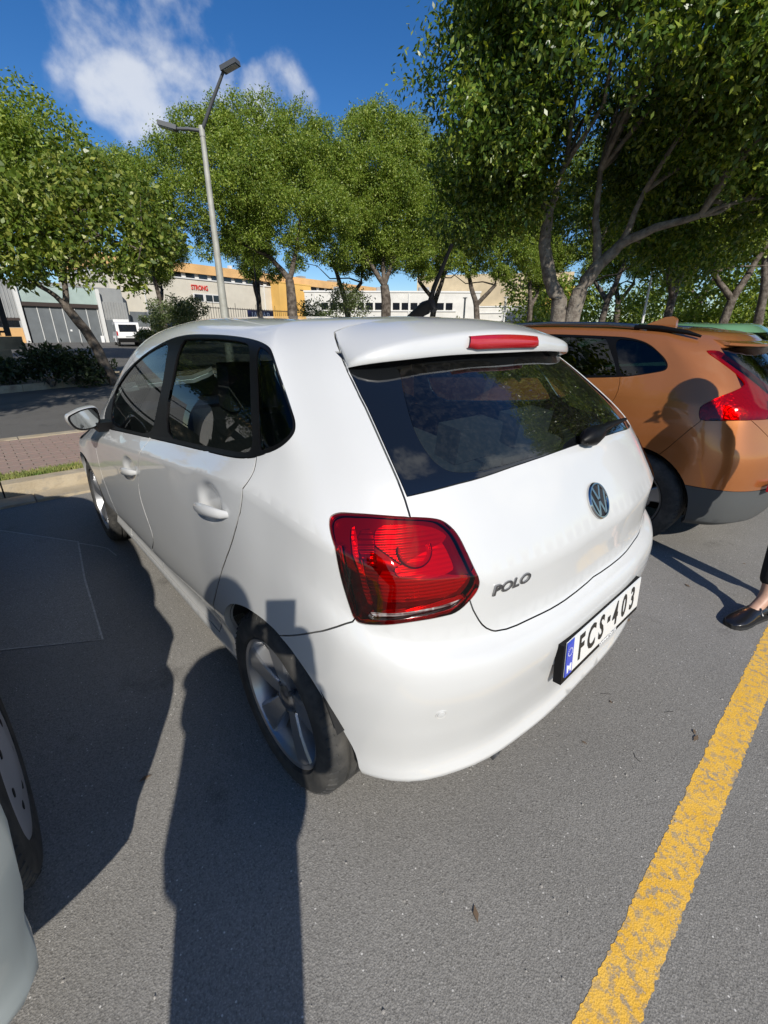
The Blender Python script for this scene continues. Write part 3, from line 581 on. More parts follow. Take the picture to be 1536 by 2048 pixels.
POLO_P = {"window_surround":[[2.745,0.785],[2.286,0.782],[1.902,0.782],[1.388,0.776],[1.146,0.762],[1.061,0.77],[1.003,0.789],[0.892,0.83],[0.809,0.862],[0.784,0.888],[0.786,0.921],[0.827,1.024],[0.92,1.092],[0.972,1.11],[1.069,1.124],[1.196,1.129],[1.399,1.128],[1.617,1.121],[1.747,1.109],[1.888,1.092],[2.1,1.066],[2.376,1.033],[2.681,1.015],[2.823,0.951],[2.965,0.888]],"glass_front":[[2.608,0.8],[2.719,0.884],[2.782,0.974],[2.547,1.009],[2.227,1.049],[1.984,1.076],[1.83,1.088],[1.829,1.015],[1.865,0.876],[1.884,0.793],[2.183,0.795]],"glass_rear":[[1.707,1.093],[1.598,1.104],[1.384,1.111],[1.186,1.112],[1.092,1.104],[1.101,0.988],[1.083,0.89],[1.045,0.797],[1.108,0.786],[1.186,0.788],[1.399,0.793],[1.769,0.797]],"glass_quarter":[[1.041,1.102],[0.983,1.095],[0.94,1.079],[0.848,1.016],[0.795,0.918],[0.797,0.887],[0.823,0.867],[0.902,0.839],[0.988,0.809],[1.012,0.802],[1.041,0.892],[1.055,0.991]],"tail_light":[[0.736,0.69],[0.73,0.705],[0.716,0.714],[0.697,0.721],[0.633,0.733],[0.56,0.734],[0.51,0.731],[0.491,0.724],[0.473,0.709],[0.461,0.68],[0.451,0.654],[0.444,0.639],[0.452,0.622],[0.485,0.594],[0.52,0.589],[0.578,0.579],[0.629,0.56],[0.675,0.537],[0.69,0.533],[0.7,0.557],[0.723,0.611],[0.735,0.665]],"tailgate":[[-0.01,1.435],[0.12,1.432],[0.22,1.42],[0.346,1.384],[0.423,1.328],[0.496,1.274],[0.551,1.241],[0.571,1.224],[0.593,1.203],[0.592,1.193],[0.591,1.178],[0.588,1.144],[0.585,1.111],[0.583,1.083],[0.582,1.054],[0.58,1.02],[0.579,0.985],[0.576,0.953],[0.574,0.897],[0.573,0.855],[0.571,0.818],[0.568,0.787],[0.565,0.768],[0.563,0.757],[0.562,0.747],[0.561,0.739],[0.561,0.736],[0.555,0.7],[0.495,0.655],[0.46,0.612],[0.457,0.607],[0.45,0.596],[0.441,0.585],[0.432,0.574],[0.422,0.563],[0.41,0.553],[0.397,0.545],[0.385,0.539],[0.356,0.532],[0.326,0.529],[0.276,0.527],[0.212,0.524],[0.151,0.523],[0.094,0.524],[0.037,0.526],[-0.012,0.53],[-0.01,0.532]],"rear_glass":[[-0.01,1.13],[0.3,1.126],[0.5,1.118],[0.598,1.118],[0.577,1.083],[0.576,1.054],[0.574,1.02],[0.573,0.985],[0.57,0.953],[0.568,0.897],[0.567,0.855],[0.565,0.818],[0.562,0.787],[0.557,0.763],[0.544,0.765],[0.5,0.77],[0.443,0.776],[0.376,0.78],[0.277,0.786],[0.209,0.789],[0.125,0.791],[0.04,0.792],[-0.01,0.792]],"rear_clear":[[-0.01,1.085],[0.3,1.083],[0.455,1.075],[0.44,1.057],[0.473,0.976],[0.489,0.881],[0.481,0.828],[0.464,0.806],[0.444,0.797],[0.402,0.792],[0.314,0.792],[0.205,0.795],[-0.01,0.797]],"arch_rear":[[1.289,0.019],[1.292,0.048],[1.295,0.072],[1.297,0.093],[1.297,0.115],[1.295,0.136],[1.292,0.156],[1.286,0.177],[1.278,0.196],[1.269,0.215],[1.258,0.234],[1.246,0.252],[1.232,0.269],[1.216,0.285],[1.2,0.301],[1.182,0.315],[1.163,0.328],[1.143,0.34],[1.122,0.35],[1.102,0.358],[1.081,0.365],[1.06,0.371],[1.039,0.376],[1.019,0.379],[0.998,0.381],[0.979,0.382],[0.96,0.382],[0.941,0.38],[0.924,0.378],[0.908,0.373],[0.893,0.367],[0.878,0.36],[0.864,0.35],[0.851,0.339],[0.837,0.326],[0.824,0.311],[0.812,0.294],[0.799,0.276],[0.786,0.257],[0.774,0.237],[0.762,0.217],[0.75,0.196],[0.739,0.175],[0.729,0.154],[0.722,0.13],[0.722,0.104],[0.726,0.076],[0.721,0.046],[0.692,0.01],[0.662,-0.05],[1.319,-0.05]],"arch_front":[[3.74,0.016],[3.741,0.044],[3.741,0.069],[3.741,0.092],[3.74,0.115],[3.737,0.14],[3.734,0.168],[3.73,0.196],[3.724,0.224],[3.718,0.25],[3.71,0.275],[3.701,0.298],[3.691,0.32],[3.68,0.341],[3.667,0.361],[3.652,0.38],[3.636,0.399],[3.618,0.417],[3.598,0.433],[3.577,0.447],[3.554,0.459],[3.53,0.469],[3.505,0.477],[3.479,0.482],[3.452,0.485],[3.425,0.486],[3.397,0.486],[3.369,0.483],[3.342,0.478],[3.315,0.472],[3.288,0.463],[3.262,0.453],[3.237,0.442],[3.213,0.428],[3.19,0.413],[3.169,0.398],[3.149,0.381],[3.131,0.364],[3.115,0.347],[3.101,0.33],[3.088,0.313],[3.077,0.296],[3.067,0.277],[3.059,0.256],[3.053,0.231],[3.049,0.191],[3.047,0.146],[3.047,0.112],[3.049,0.084],[3.053,0.055],[3.058,0.02],[3.028,-0.05],[3.77,-0.05]],"bumper_rear":[[-0.01,-0.05],[-0.01,0.532],[-0.012,0.53],[0.037,0.526],[0.094,0.524],[0.151,0.523],[0.212,0.524],[0.276,0.527],[0.326,0.529],[0.356,0.532],[0.385,0.539],[0.397,0.545],[0.41,0.553],[0.422,0.563],[0.432,0.574],[0.441,0.585],[0.45,0.596],[0.457,0.607],[0.46,0.612],[0.5,0.66],[0.6,0.66],[0.699,0.526],[0.719,0.511],[0.744,0.493],[0.771,0.474],[0.798,0.454],[0.839,0.422],[0.864,0.403],[0.888,0.386],[0.912,0.37],[0.934,0.356],[0.943,0.35],[1.0,0.25],[0.93,0.1],[0.9,-0.05]],"door_rear":[[1.029,1.0],[1.882,1.0],[1.882,0.803],[1.883,0.797],[1.885,0.781],[1.889,0.76],[1.896,0.734],[1.9,0.706],[1.901,0.677],[1.909,0.65],[1.925,0.626],[1.945,0.6],[1.965,0.571],[1.986,0.539],[2.006,0.504],[2.017,0.472],[2.015,0.446],[1.999,0.41],[1.984,0.387],[1.973,0.365],[1.969,0.343],[1.975,0.325],[1.993,0.307],[2.03,0.282],[2.089,0.247],[2.109,0.16],[2.129,0.085],[1.464,0.088],[1.424,0.16],[1.364,0.245],[1.318,0.287],[1.278,0.324],[1.239,0.36],[1.199,0.393],[1.159,0.425],[1.121,0.455],[1.088,0.485],[1.06,0.515],[1.036,0.546],[1.011,0.59],[1.001,0.617],[0.995,0.639],[0.992,0.658],[0.99,0.681],[0.991,0.706],[0.995,0.728],[1.002,0.746],[1.009,0.761],[1.016,0.774],[1.022,0.786],[1.027,0.797],[1.029,0.802]],"door_front":[[1.882,1.0],[2.896,1.0],[2.896,0.811],[2.885,0.635],[2.865,0.524],[2.844,0.431],[2.813,0.343],[2.772,0.279],[2.741,0.188],[2.71,0.08],[2.129,0.085],[2.109,0.16],[2.089,0.247],[2.03,0.282],[1.993,0.307],[1.975,0.325],[1.969,0.343],[1.973,0.365],[1.984,0.387],[1.999,0.41],[2.015,0.446],[2.017,0.472],[2.006,0.504],[1.986,0.539],[1.965,0.571],[1.945,0.6],[1.925,0.626],[1.909,0.65],[1.901,0.677],[1.9,0.706],[1.896,0.734],[1.889,0.76],[1.885,0.781],[1.883,0.797],[1.882,0.803]],"windshield":[[2.366,1.138],[2.288,1.315],[2.25,1.678],[3.219,1.678],[3.188,1.315],[3.138,1.153],[2.859,1.122],[2.611,1.117]],"hood":[[3.26,1.678],[3.229,1.315],[3.219,1.112],[3.26,0.972],[3.565,0.951],[3.866,0.93],[4.166,0.92],[4.549,0.92],[4.549,1.678]],"headlight":[[3.586,0.696],[3.726,0.557],[3.915,0.528],[4.116,0.547],[4.146,0.656],[4.015,0.756],[3.816,0.816],[3.667,0.796]],"bumper_front":[[3.525,-0.05],[3.565,0.302],[3.586,0.547],[3.866,0.499],[4.166,0.518],[4.549,0.518],[4.549,-0.05]],"grille":[[4.166,0.567],[4.549,0.567],[4.549,0.656],[4.166,0.656]],"tl_lamp":[[0.641,0.705],[0.629,0.718],[0.601,0.726],[0.563,0.727],[0.522,0.724],[0.496,0.716],[0.486,0.707],[0.512,0.702],[0.524,0.685],[0.547,0.673],[0.577,0.67],[0.6,0.674],[0.603,0.691],[0.642,0.685]],"tl_panel":[[0.609,0.668],[0.578,0.667],[0.543,0.673],[0.517,0.688],[0.505,0.704],[0.497,0.695],[0.488,0.67],[0.493,0.664],[0.535,0.655],[0.581,0.647],[0.612,0.643]],"tl_strip":[[0.691,0.701],[0.678,0.709],[0.688,0.66],[0.674,0.602],[0.659,0.589],[0.655,0.575],[0.67,0.573],[0.698,0.645]],"tl_glow":[[0.612,0.641],[0.581,0.644],[0.545,0.649],[0.533,0.64],[0.461,0.65],[0.456,0.64],[0.488,0.613],[0.548,0.608],[0.617,0.591],[0.646,0.588],[0.65,0.64],[0.615,0.651]],"tl_clear":[[0.663,0.57],[0.617,0.586],[0.56,0.602],[0.506,0.612],[0.469,0.622],[0.475,0.613],[0.489,0.604],[0.529,0.596],[0.579,0.586],[0.629,0.569],[0.655,0.557]],"tl_column":[[0.674,0.705],[0.64,0.716],[0.65,0.673],[0.647,0.595],[0.656,0.587],[0.672,0.607],[0.685,0.661]]}
PH = {"gap":[[0.0,1.4229136530398208],[0.12,1.4209136530398208],[0.21955034312879063,1.4079136530398209],[0.34558802429861063,1.3724764733924515],[0.4228326512930446,1.3161318695535096],[0.4962560109216481,1.2615882762791581],[0.5513714032400605,1.2287662654904898],[0.5709126147766496,1.2115570438004182],[0.5928828964325196,1.1909002577937386]],"handleR":[[1.3049,0.5572],[1.1859,0.5947],[1.089,0.5541],[1.1789,0.5538]],"handleF":[[2.2264,0.5416],[2.0148,0.544],[2.1311,0.5874]],"emblem":[[-0.0108,0.6925]],"polo":[[0.4143,0.6186],[0.3009,0.6295]],"sensor":[[0.5383,0.2992],[0.2091,0.2883]],"wiper":[[-0.057643394086257516,0.7920717420001543],[-0.31716897209922923,0.7990165490787727]],"bowl":[[0.5623124707673238,0.6923622384393837]],"edge":[[0.5885867146457027,1.1952183626428508],[0.5854495498972653,1.144292466188682],[0.5816131414436702,1.1152780855739204],[0.5798190685586441,1.0852327794248093],[0.5770500441118045,1.0675448646691943]],"v":[0.0,0.05746230416790887,0.12460613204066842,0.23802974074465794,0.3733224509341814,0.4621415980881118,0.5411718855016363,0.6537227880740932,0.7834761279272123,0.9453592673777875,1.1161640589067636,1.2391811236017338,1.4299181327214863,1.6284029316430677],"aerial":[0.0,0.172,1.432],"aerial_tip":[0.0,0.06439694299140375,1.6479018318114336]}
CREASE = {1:.9, 2:.3, 3:.35, 5:.3, 6:.5, 7:.92, 8:.4}
PS = Surf(POLO_NET, CREASE)
PS.P[...,0] = PS.P[...,0]
HR = np.mean(PH['handleR'], 0); HF = np.mean(PH['handleF'], 0)
PS.dents = [(HR[0]+.012, HR[1]+.012, .075, .045, (.016,0,0)), (HF[0], HF[1]+.008, .085, .042, (.016,0,0))]
for k in ('window_surround', 'glass_front', 'glass_rear', 'glass_quarter', 'tail_light', 'rear_clear', 'windshield', 'headlight', 'tl_clear'):
    POLO_P[k] = chaikin(POLO_P[k], 2).tolist()
ORDER = ['arch_rear', 'arch_front', 'tl_clear', 'tail_light', 'rear_clear', 'rear_glass', 'glass_front', 'glass_rear', 'glass_quarter', 'window_surround', 'windshield', 'headlight', 'grille', 'hood', 'tailgate', 'bumper_rear', 'bumper_front', 'door_front', 'door_rear']
_dp = [(u0+a*ru, v0+b*rv) for u0, v0, ru, rv, _ in PS.dents for a in np.linspace(-1.5, 1.5, 27) for b in np.linspace(-1.5, 1.5, 23)]
PK = Skin(PS, {k: POLO_P[k] for k in ORDER}, ORDER, extra_v=[PS.v[1], PS.v[5], PS.v[6], PS.v[7]], pts=_dp)
def lining(sk, car, paint_names, scale=None, vbelt=.80):
    T = sk.tri('body', *paint_names); c = sk.uv[T].mean(1)
    sk.build('inner_panel', T[c[:,1] < vbelt], M_SEAM, car, 'both', 0, 0, -.020, scale)
    sk.build('headliner', T[c[:,1] >= vbelt], M_HEADLINE, car, 'both', 0, 0, -.030, scale)
def box_part(name, lo, hi, m, parent, bevel=.0, seg=2):
    return MB().box(lo, hi).build(name, m, parent, smooth=40 if bevel else 0, bevel=bevel, seg=seg)
def soft_box(name, c, half, m, parent, bevel, tilt=0.):
    b = MB().box([-h for h in half], half); o = b.build(name, m, parent, smooth=50, bevel=bevel, seg=3); o.location = c; o.rotation_euler = (tilt, 0, 0); return o
def interior(car, zs=1.0, wheel_x=.36):
    for x in (-.36, .36):
        soft_box('front_seat', (x, 1.22, .42*zs), (.25,.26,.10), M_SEAT, car, .05)
        soft_box('seat_backrest', (x, .95, .74*zs), (.24,.075,.33), M_SEAT, car, .06, rad(12))
        soft_box('headrest', (x, .86, 1.17*zs), (.13,.055,.09), M_SEAT, car, .04, rad(8))
    soft_box('rear_bench', (0, .30, .45*zs), (.60,.26,.10), M_SEAT, car, .05)
    soft_box('bench_backrest', (-.30, .02, .70*zs), (.29,.085,.28), M_SEAT, car, .07, rad(14)); soft_box('bench_backrest', (.30, .02, .70*zs), (.29,.085,.28), M_SEAT, car, .07, rad(14))
    for x in (-.36, 0, .36): soft_box('rear_headrest', (x, -.06, 1.03*zs), (.12,.05,.06), M_SEAT, car, .035, rad(8))
    box_part('parcel_shelf', (-.56,-.40,.90*zs), (.56,-.02,.925*zs), M_DASH, car, .008)
    soft_box('dashboard', (0, 2.02, .80*zs), (.66,.20,.17), M_DASH, car, .08)
    MB().lathe([(.0,.17),(.012,.185),(.0,.20),(-.012,.185)], 36, ax=1, closed=True).build('steering_wheel', M_DASH, car, smooth=60).location = (wheel_x, 1.72, .86*zs)
    box_part('underbody', (-.60,-.30,.20), (.60,2.9,.27), M_WELL, car)
    box_part('cabin_floor', (-.66,-.45,.28), (.66,2.2,.32), M_SEAM, car)
def arch_liners(car, axles, r, xo, mat_=M_WELL):
    for y in axles:
        for sgn in (-1, 1):
            MB().lathe([(sgn*(xo-.022), r), (sgn*(xo-.33), r), (sgn*(xo-.33), .02)], 28, ax=0, c=(0, y, .30), a0=rad(26), a1=rad(156)).build('wheel_arch_liner', mat_, car, smooth=40)
polo = empty('white_hatchback'); tag(polo, 'white five-door hatchback with red tail light seen from its rear left corner', 'car')
B = PK.build
B('body_shell', PK.tri('body'), M_WHITE, polo, 'both', .0026, .03)
lining(PK, polo, ('tailgate', 'bumper_rear', 'bumper_front', 'door_front', 'door_rear', 'hood'))
B('bumper', PK.tri('bumper_rear'), M_WHITE, polo, 'both', .0018, .03)
B('front_bumper', PK.tri('bumper_front'), M_WHITE, polo, 'both', .0018, .02)
gate = B('tailgate', PK.tri('tailgate'), M_WHITE, polo, 'both', .0022, .02)
B('bonnet', PK.tri('hood'), M_WHITE, polo, 'both', .002, .015)
B('grille', PK.tri('grille'), M_TRIM, polo, 'both', 0, .01)
B('windscreen', PK.tri('windshield'), M_GLASS, polo, 'both', .001, .004, -.003)
B('rear_window', PK.tri('rear_clear'), M_RGLASS, gate, 'both', 0, 0, -.003)
B('rear_window_border', PK.tri('rear_glass'), M_FRIT, gate, 'both', .001, .01, -.003)
DOORS = {}
for nm in ('front', 'rear'):
    DOORS[nm] = B('door', PK.tri('door_'+nm), M_WHITE, polo, 'pair', .0036, .0025)
B('window_surround', PK.tri('window_surround'), M_TRIM, polo, 'pair', .0005, .012, -.001)
B('side_window', PK.tri('glass_front'), M_GLASS, polo, 'pair', 0, .006, -.006, nflat=.96)
B('side_window', PK.tri('glass_rear'), M_GLASS, polo, 'pair', 0, .006, -.006, nflat=.96)
B('quarter_window', PK.tri('glass_quarter'), M_GLASS, polo, 'pair', 0, .006, -.004, nflat=.96)
B('headlight', PK.tri('headlight'), M_CLEARLENS, polo, 'pair', .001, .01)
for mir in (False, True): patch(PS, 'headlight_reflector', POLO_P['headlight'], M_SILVER, polo, -.035, .03, mir)
def ribs(t, b):
    tcn = tn(t, 'ShaderNodeTexCoord'); w_ = tn(t, 'ShaderNodeTexWave', Scale=34); w_.bands_direction = 'Z'; t.links.new(tcn.outputs['Object'], w_.inputs['Vector']); bp = tn(t, 'ShaderNodeBump', Strength=.35, Distance=.004); t.links.new(w_.outputs[0], bp.inputs['Height']); t.links.new(bp.outputs[0], b.inputs['Normal'])
# tail lights: dark housing, coloured bowls, a tinted lens over all
for mir in (False, True):
    lens = B('tail_light', PK.tri('tail_light'), M_REDLENS, polo, 'right' if mir else 'left', .0012, .014, .002)
    B('reversing_lens', PK.tri('tl_clear'), M_CLEARLENS, lens, 'right' if mir else 'left', .0, .0, .002)
    patch(PS, 'lamp_housing', POLO_P['tail_light'], mat('lamp_housing_red', (.13,.02,.025), .3, coat=1.) if 'lamp_housing_red' not in MATS else MATS['lamp_housing_red'], lens, -.034, .02, mir)
    for nm, pm, of in (('glow', 'lamp_panel_bright', -.026), ('column', 'lamp_panel_mid', -.022), ('strip', 'lamp_panel_hot', -.018), ('panel', 'lamp_panel_hot', -.018), ('lamp', 'lamp_panel_bright', -.020), ('clear', 'lamp_silver', -.012)):
        if pm not in MATS: mat(pm, {'lamp_panel_bright': (.62,.22,.2), 'lamp_panel_mid': (.22,.10,.10), 'lamp_panel_hot': (.95,.8,.75), 'lamp_silver': (.78,.79,.80)}[pm], .22, metal=.5, coat=.6, fn=ribs)
        patch(PS, 'reflector_panel', POLO_P['tl_'+nm], MATS[pm], lens, of, .012, mir)
    p = PS.ev(PH['bowl'])[0]; n = PS.nrm(PH['bowl'])[0]; c = p-n*.014
    Mx = frame_on(c, n)
    r = MB().lathe([(-.020,.0), (-.018,.016), (-.010,.028), (.002,.035), (.004,.037), (.001,.039)], 28, ax=2, a0=rad(165), a1=rad(375)).build('lamp_bowl', MATS['lamp_panel_hot'], lens, smooth=40); r.matrix_local = Mx if not mir else Matrix.Diagonal((-1,1,1,1)) @ Mx
    r = MB().lathe([(.001,.036), (.004,.0385), (.001,.041), (-.003,.0385)], 32, ax=2, closed=True, a0=rad(165), a1=rad(375)).build('lamp_ring', M_REDDEEP, lens, smooth=60); r.matrix_local = Mx if not mir else Matrix.Diagonal((-1,1,1,1)) @ Mx
# roof spoiler with high brake light
def herm(xs, P, q):
    xs = np.array(xs, float); P = np.array(P, float); k = np.concatenate([[-xs[1]], xs, [2*xs[-1]-xs[-2]]])
    X = np.concatenate([P[1:2], P, P[-1:]*2-P[-2:-1]])[:,None,:]; T = Surf.tan(X, k, 0)[:,0]
    j = np.clip(np.searchsorted(xs, q, side='right')-1, 0, len(xs)-2); h = (xs[j+1]-xs[j])[:,None]; t = ((q-xs[j])[:,None])/h
    return (2*t**3-3*t**2+1)*P[j]+(t**3-2*t**2+t)*h*T[j]+(-2*t**3+3*t**2)*P[j+1]+(t**3-t**2)*h*T[j+1]
sp = empty('spoiler', parent=polo)
gx = PS.ev(PH['gap']); gxs = -gx[:,0]
SPX = [0,.30,.45,.54,.572]; UP = [(-.165,1.386),(-.158,1.369),(-.140,1.350),(-.110,1.327),(-.085,1.309)]; LO = [(-.180,1.324),(-.172,1.322),(-.152,1.314),(-.116,1.307),(-.087,1.302)]
q = np.linspace(0, 1, 27); qx = q*.572
U_ = herm(SPX, UP, qx); L_ = herm(SPX, LO, qx); G_ = np.stack([np.interp(q*gxs[-1], gxs, gx[:,1]), np.interp(q*gxs[-1], gxs, gx[:,2])], 1); GX = q*gxs[-1]
rowsp = []
for i in range(27):
    g = np.array([GX[i], G_[i,0], G_[i,1]+.004]); u = np.array([qx[i], *U_[i]]); l = np.array([qx[i], *L_[i]]); k = l+np.array([-.01, .075, -.004+.02*(1-q[i])]); g0 = g-np.array([0,0,.02])
    r = []
    r += [g0, g]
    for t in (.2,.4,.6,.8,.93): r.append(g+(u-g)*t+np.array([0,0,.010*math.sin(math.pi*t)*(1-q[i]**4)]))
    d = u-l
    r += [u+np.array([0,-.001,-.001]), l+d*.86+np.array([0,-.004,0]), l+d*.5+np.array([0,-.004,0]), l+d*.12+np.array([0,-.002,0]), l+np.array([0,.003,-.002]), k]
    rowsp.append(r)
rowsp = np.array(rowsp)
ed = np.array(PH['edge']); ex_ = PS.ev(ed)+PS.nrm(ed)*.004; ex_[:,0] = -ex_[:,0]; et = np.linspace(0, 1, len(ex_)); ea = lambda t: np.array([np.interp(t, et, ex_[:,c]) for c in range(3)])
for i in range(27):      # the ends lie down on the tailgate edge
    w_ = np.clip((q[i]-.80)/.20, 0, 1)**2
    for j, t_ in enumerate((0,0,.2,.4,.6,.8,.93,1.,1.,1.,1.,1.,1.)):
        dn = (0,-.012,0,0)[0] if j else -.015
        tgt = ea(t_)+np.array([0, 0, dn]) - (np.array([0,-.004,.006])*max(0, j-7)*.35); rowsp[i,j] = rowsp[i,j]*(1-w_)+tgt*w_
full = np.concatenate([rowsp[:0:-1]*np.array([-1,1,1.]), rowsp]); nA, nB = full.shape[:2]
so = raw_mesh('spoiler_shell', full.reshape(-1,3), [(i*nB+j, (i+1)*nB+j, (i+1)*nB+j+1, i*nB+j+1) for i in range(nA-1) for j in range(nB-1)] + [tuple(range(nB)), tuple((nA-1)*nB+j for j in range(nB-1,-1,-1))], M_WHITE, sp)
bm = bmesh.new(); bm.from_mesh(so.data); bmesh.ops.recalc_face_normals(bm, faces=bm.faces[:]); bm.to_mesh(so.data); bm.free(); auto_smooth(so.data, 50)
bl = []
for xx in np.linspace(-.178, .178, 17):
    a = abs(xx); u = herm(SPX, UP, np.array([a]))[0]; l = herm(SPX, LO, np.array([a]))[0]; d = u-l; end = .0 if a < .16 else .5
    e0 = .16+.2*end; e1 = .84
    for h, o in ((e0, .004), (e0+.03, -.008), ((e0+e1)/2, -.011), (e1-.03, -.008), (e1, .004)): bl.append((xx - (.03 if xx < -.17 else 0)*(1-h), l[0]+d[0]*h-.004+o, l[1]+d[1]*h))
raw_mesh('brake_light', bl, [(i*5+j, (i+1)*5+j, (i+1)*5+j+1, i*5+j+1) for i in range(16) for j in range(4)], mat('brake_light_red', (.42,.006,.012), .2, coat=1.), sp, True)
# badge
_ev = PH['emblem'][0][1]; p = PS.ev([(0, _ev)])[0]; n = PS.nrm([(0, _ev)])[0]; n[0] = 0; Mx = frame_on(p, n)
M_BCHROME = mat('badge_chrome', (.55,.55,.55), .16, metal=1.)
bd = MB().lathe([(-.004,.053), (.006,.055), (.011,.052), (.011,.048), (.007,.046), (.004,.0458)], 48, ax=2)  .build('badge', M_BCHROME, gate, smooth=40); bd.matrix_local = Mx
MB().lathe([(.0035,.0465), (.0035,0)], 40, ax=2).build('badge_disc', mat('badge_dark', (.012,.013,.015), .55), bd)
def bar(m, a, b, w, z0=.003, z1=.009):
    a = Vector((*a,0)); b = Vector((*b,0)); t = (b-a).normalized(); s = Vector((-t.y,t.x,0))*w/2
    P = [a-s, b-s, b+s, a+s]; m.prism([(v.x, v.y) for v in P], 2, z0, z1)
m = MB()
bar(m, (-.021,.0425), (-.003,.004), .0085); bar(m, (.021,.0425), (.003,.004), .0085, .003, .0088)
m.build('badge_letter', M_BCHROME, bd)
m = MB()
bar(m, (-.041,.026), (-.019,-.041), .0085, .003, .0092); bar(m, (.041,.026), (.019,-.041), .0085, .003, .0092); bar(m, (-.018,-.041), (-.001,-.003), .0085, .003, .0086); bar(m, (.018,-.041), (.001,-.003), .0085, .003, .0084)
m.build('badge_letter', M_BCHROME, bd)
# lettering
a = PS.ev(PH['polo']); mid = (a[0]+a[1])/2; n = PS.nrm([np.mean(PH['polo'], 0)])[0]
lt = text_mesh('name_lettering', 'POLO', .037, M_DCHROME, gate, frame_on(mid+n*.003, n), .0022, bold=.0009, shear=.12, sx=1.32)
# number plate
pt = rad(4); plate = empty('number_plate', (0, -.630, .540), 0, polo); plate.rotation_euler = (-pt, 0, 0)
MB().box((-.272,-.001,-.066), (.272,.022,.060)).build('plate_holder', M_TRIM, plate, bevel=.004, smooth=40)
MB().box((-.260,-.0045,-.046), (.260,-.0012,.066)).build('plate_board', M_PLATE, plate, bevel=.001)
MB().box((-.2605,-.0055,-.0463), (-.222,-.0035,.066)).build('plate_band', M_BLUE, plate)
fr = lambda x, z, y=-.0050: frame_on((x, y, z), (0,-1,0))
text_mesh('plate_text', 'M', .034, M_PRINT, plate, fr(-.241, -.024, -.0060), .0006, bold=.0012)
for x, ch in ((-.172,'F'), (-.107,'C'), (-.040,'S'), (.062,'4'), (.130,'0'), (.197,'3')): text_mesh('plate_text', ch, .112, M_INK, plate, fr(x, .008), .0006, bold=.0030, sx=.70)
MB().box((.002,-.0056,.006), (.022,-.0046,.026)).build('plate_seal', M_INK, plate)
for k in range(12):
    th = 2*math.pi*k/12; MB().lathe([(0,0), (0,.0022)], 5, ax=1, c=(-.241+.012*math.cos(th), -.0060, .030+.012*math.sin(th))).build('plate_star', M_PRINT, plate)
text_mesh('dealer_text', 'Continental Cars Ltd', .0175, M_PRINT, plate, fr(.03, -.0565, -.0022), .0005, bold=.0004, sx=.82)
# parking sensors, exhaust, wiper, aerial
for u_, v_ in PH['sensor']:
    for sg in (-1, 1):
        p = PS.ev([(u_*-sg, v_)])[0]; n = PS.nrm([(u_*-sg, v_)])[0]
        if n.dot(np.array(p)-np.array([0,1.2,.6])) < 0: n = -n
        o = MB().lathe([(-.004,.0145), (.0012,.0140), (.0008,.0118), (-.0006,.0112), (-.0006,.0100), (.0022,.0092), (.0028,0)], 22, ax=2).build('parking_sensor', M_WHITE, polo, smooth=35); o.matrix_local = frame_on(p, n)
MB().tube([(-.40,-.30,.26), (-.40,-.46,.255), (-.40,-.545,.232)], .021, 14, cap=False).build('exhaust_pipe', M_ALLOYD, polo, smooth=40)
wq = PS.ev(PH['wiper']); wn = Vector((0,-.62,.78)); w0 = Vector(wq[0])+wn*.022; w1 = Vector(wq[1])+wn*.03
wip = empty('rear_wiper', parent=gate)
wd = (w1-w0).normalized(); MB().tube([w0-wd*.06-wn*.004, w0-wd*.04+wn*.006, w0, w0+wd*.04+wn*.006, w0+wd*.07], [.010,.024,.030,.024,.014], 14).build('wiper_cover', M_TRIM, wip, smooth=60)
MB().tube([w0+Vector((.02,0,.01)), w0.lerp(w1,.4)+Vector((0,-.006,.012)), w1], [.014,.011,.006], 10).build('wiper_arm', M_TRIM, wip, smooth=50)
MB().tube([w0.lerp(w1,.25)+Vector((0,.008,-.006)), w1+Vector((.03,.012,-.004))], [.006,.005], 8).build('wiper_blade', M_RUBBER, wip, smooth=50)
a0 = Vector(PH['aerial']); a0.x = 0; a1 = Vector(PH['aerial_tip'])
ae = empty('roof_aerial', parent=polo)
MB().tube([a0+Vector((0,.10,-.004)), a0+Vector((0,.05,.010)), a0+Vector((0,.0,.032)), a0+Vector((0,-.028,.044)), a0+Vector((0,-.045,.022))], [.006,.018,.024,.017,.012], 12).build('aerial_base', M_TRIM, ae, smooth=60)
MB().tube([a0+Vector((0,-.015,.035)), a0.lerp(a1,.35)+Vector((0,0,.02)), a0.lerp(a1,.8)+Vector((0,0,.004)), a1], [.0105,.0085,.0065,.0055], 10).build('aerial_rod', M_TRIM, ae, smooth=60)
# door handles
def handle(u0, v0, du, dv, parent, mir):
    a = PS.ev([(u0-du, v0-dv)])[0]; b = PS.ev([(u0+du, v0+dv)])[0]; pts = []; rr = []
    for t in np.linspace(0, 1, 11):
        p = a+(b-a)*t; o = .034*math.sin(math.pi*min(max((t*1.1-.05),0),1))**.45 if 0 < t < 1 else -.004; q = Vector((min(a[0],b[0])-o, p[1], p[2]+.006*math.sin(math.pi*t)))
        if mir: q.x = -q.x
        pts.append(q); rr.append(.007+.0075*math.sin(math.pi*t)**.5)
    m = MB(); m.tube(pts, rr, 12); bmesh.ops.scale(m.bm, vec=(.72,1,1.25), space=Matrix.Translation(-(pts[0]+pts[-1])/2), verts=m.bm.verts[:])
    return m.build('handle', M_WHITE, parent, smooth=60)
for nm, u0, v0 in (('rear', HR[0], HR[1]-.010), ('front', HF[0], HF[1]-.014)):
    for mir in (False, True): handle(u0, v0, -.112, .004, DOORS[nm][1 if mir else 0], mir)
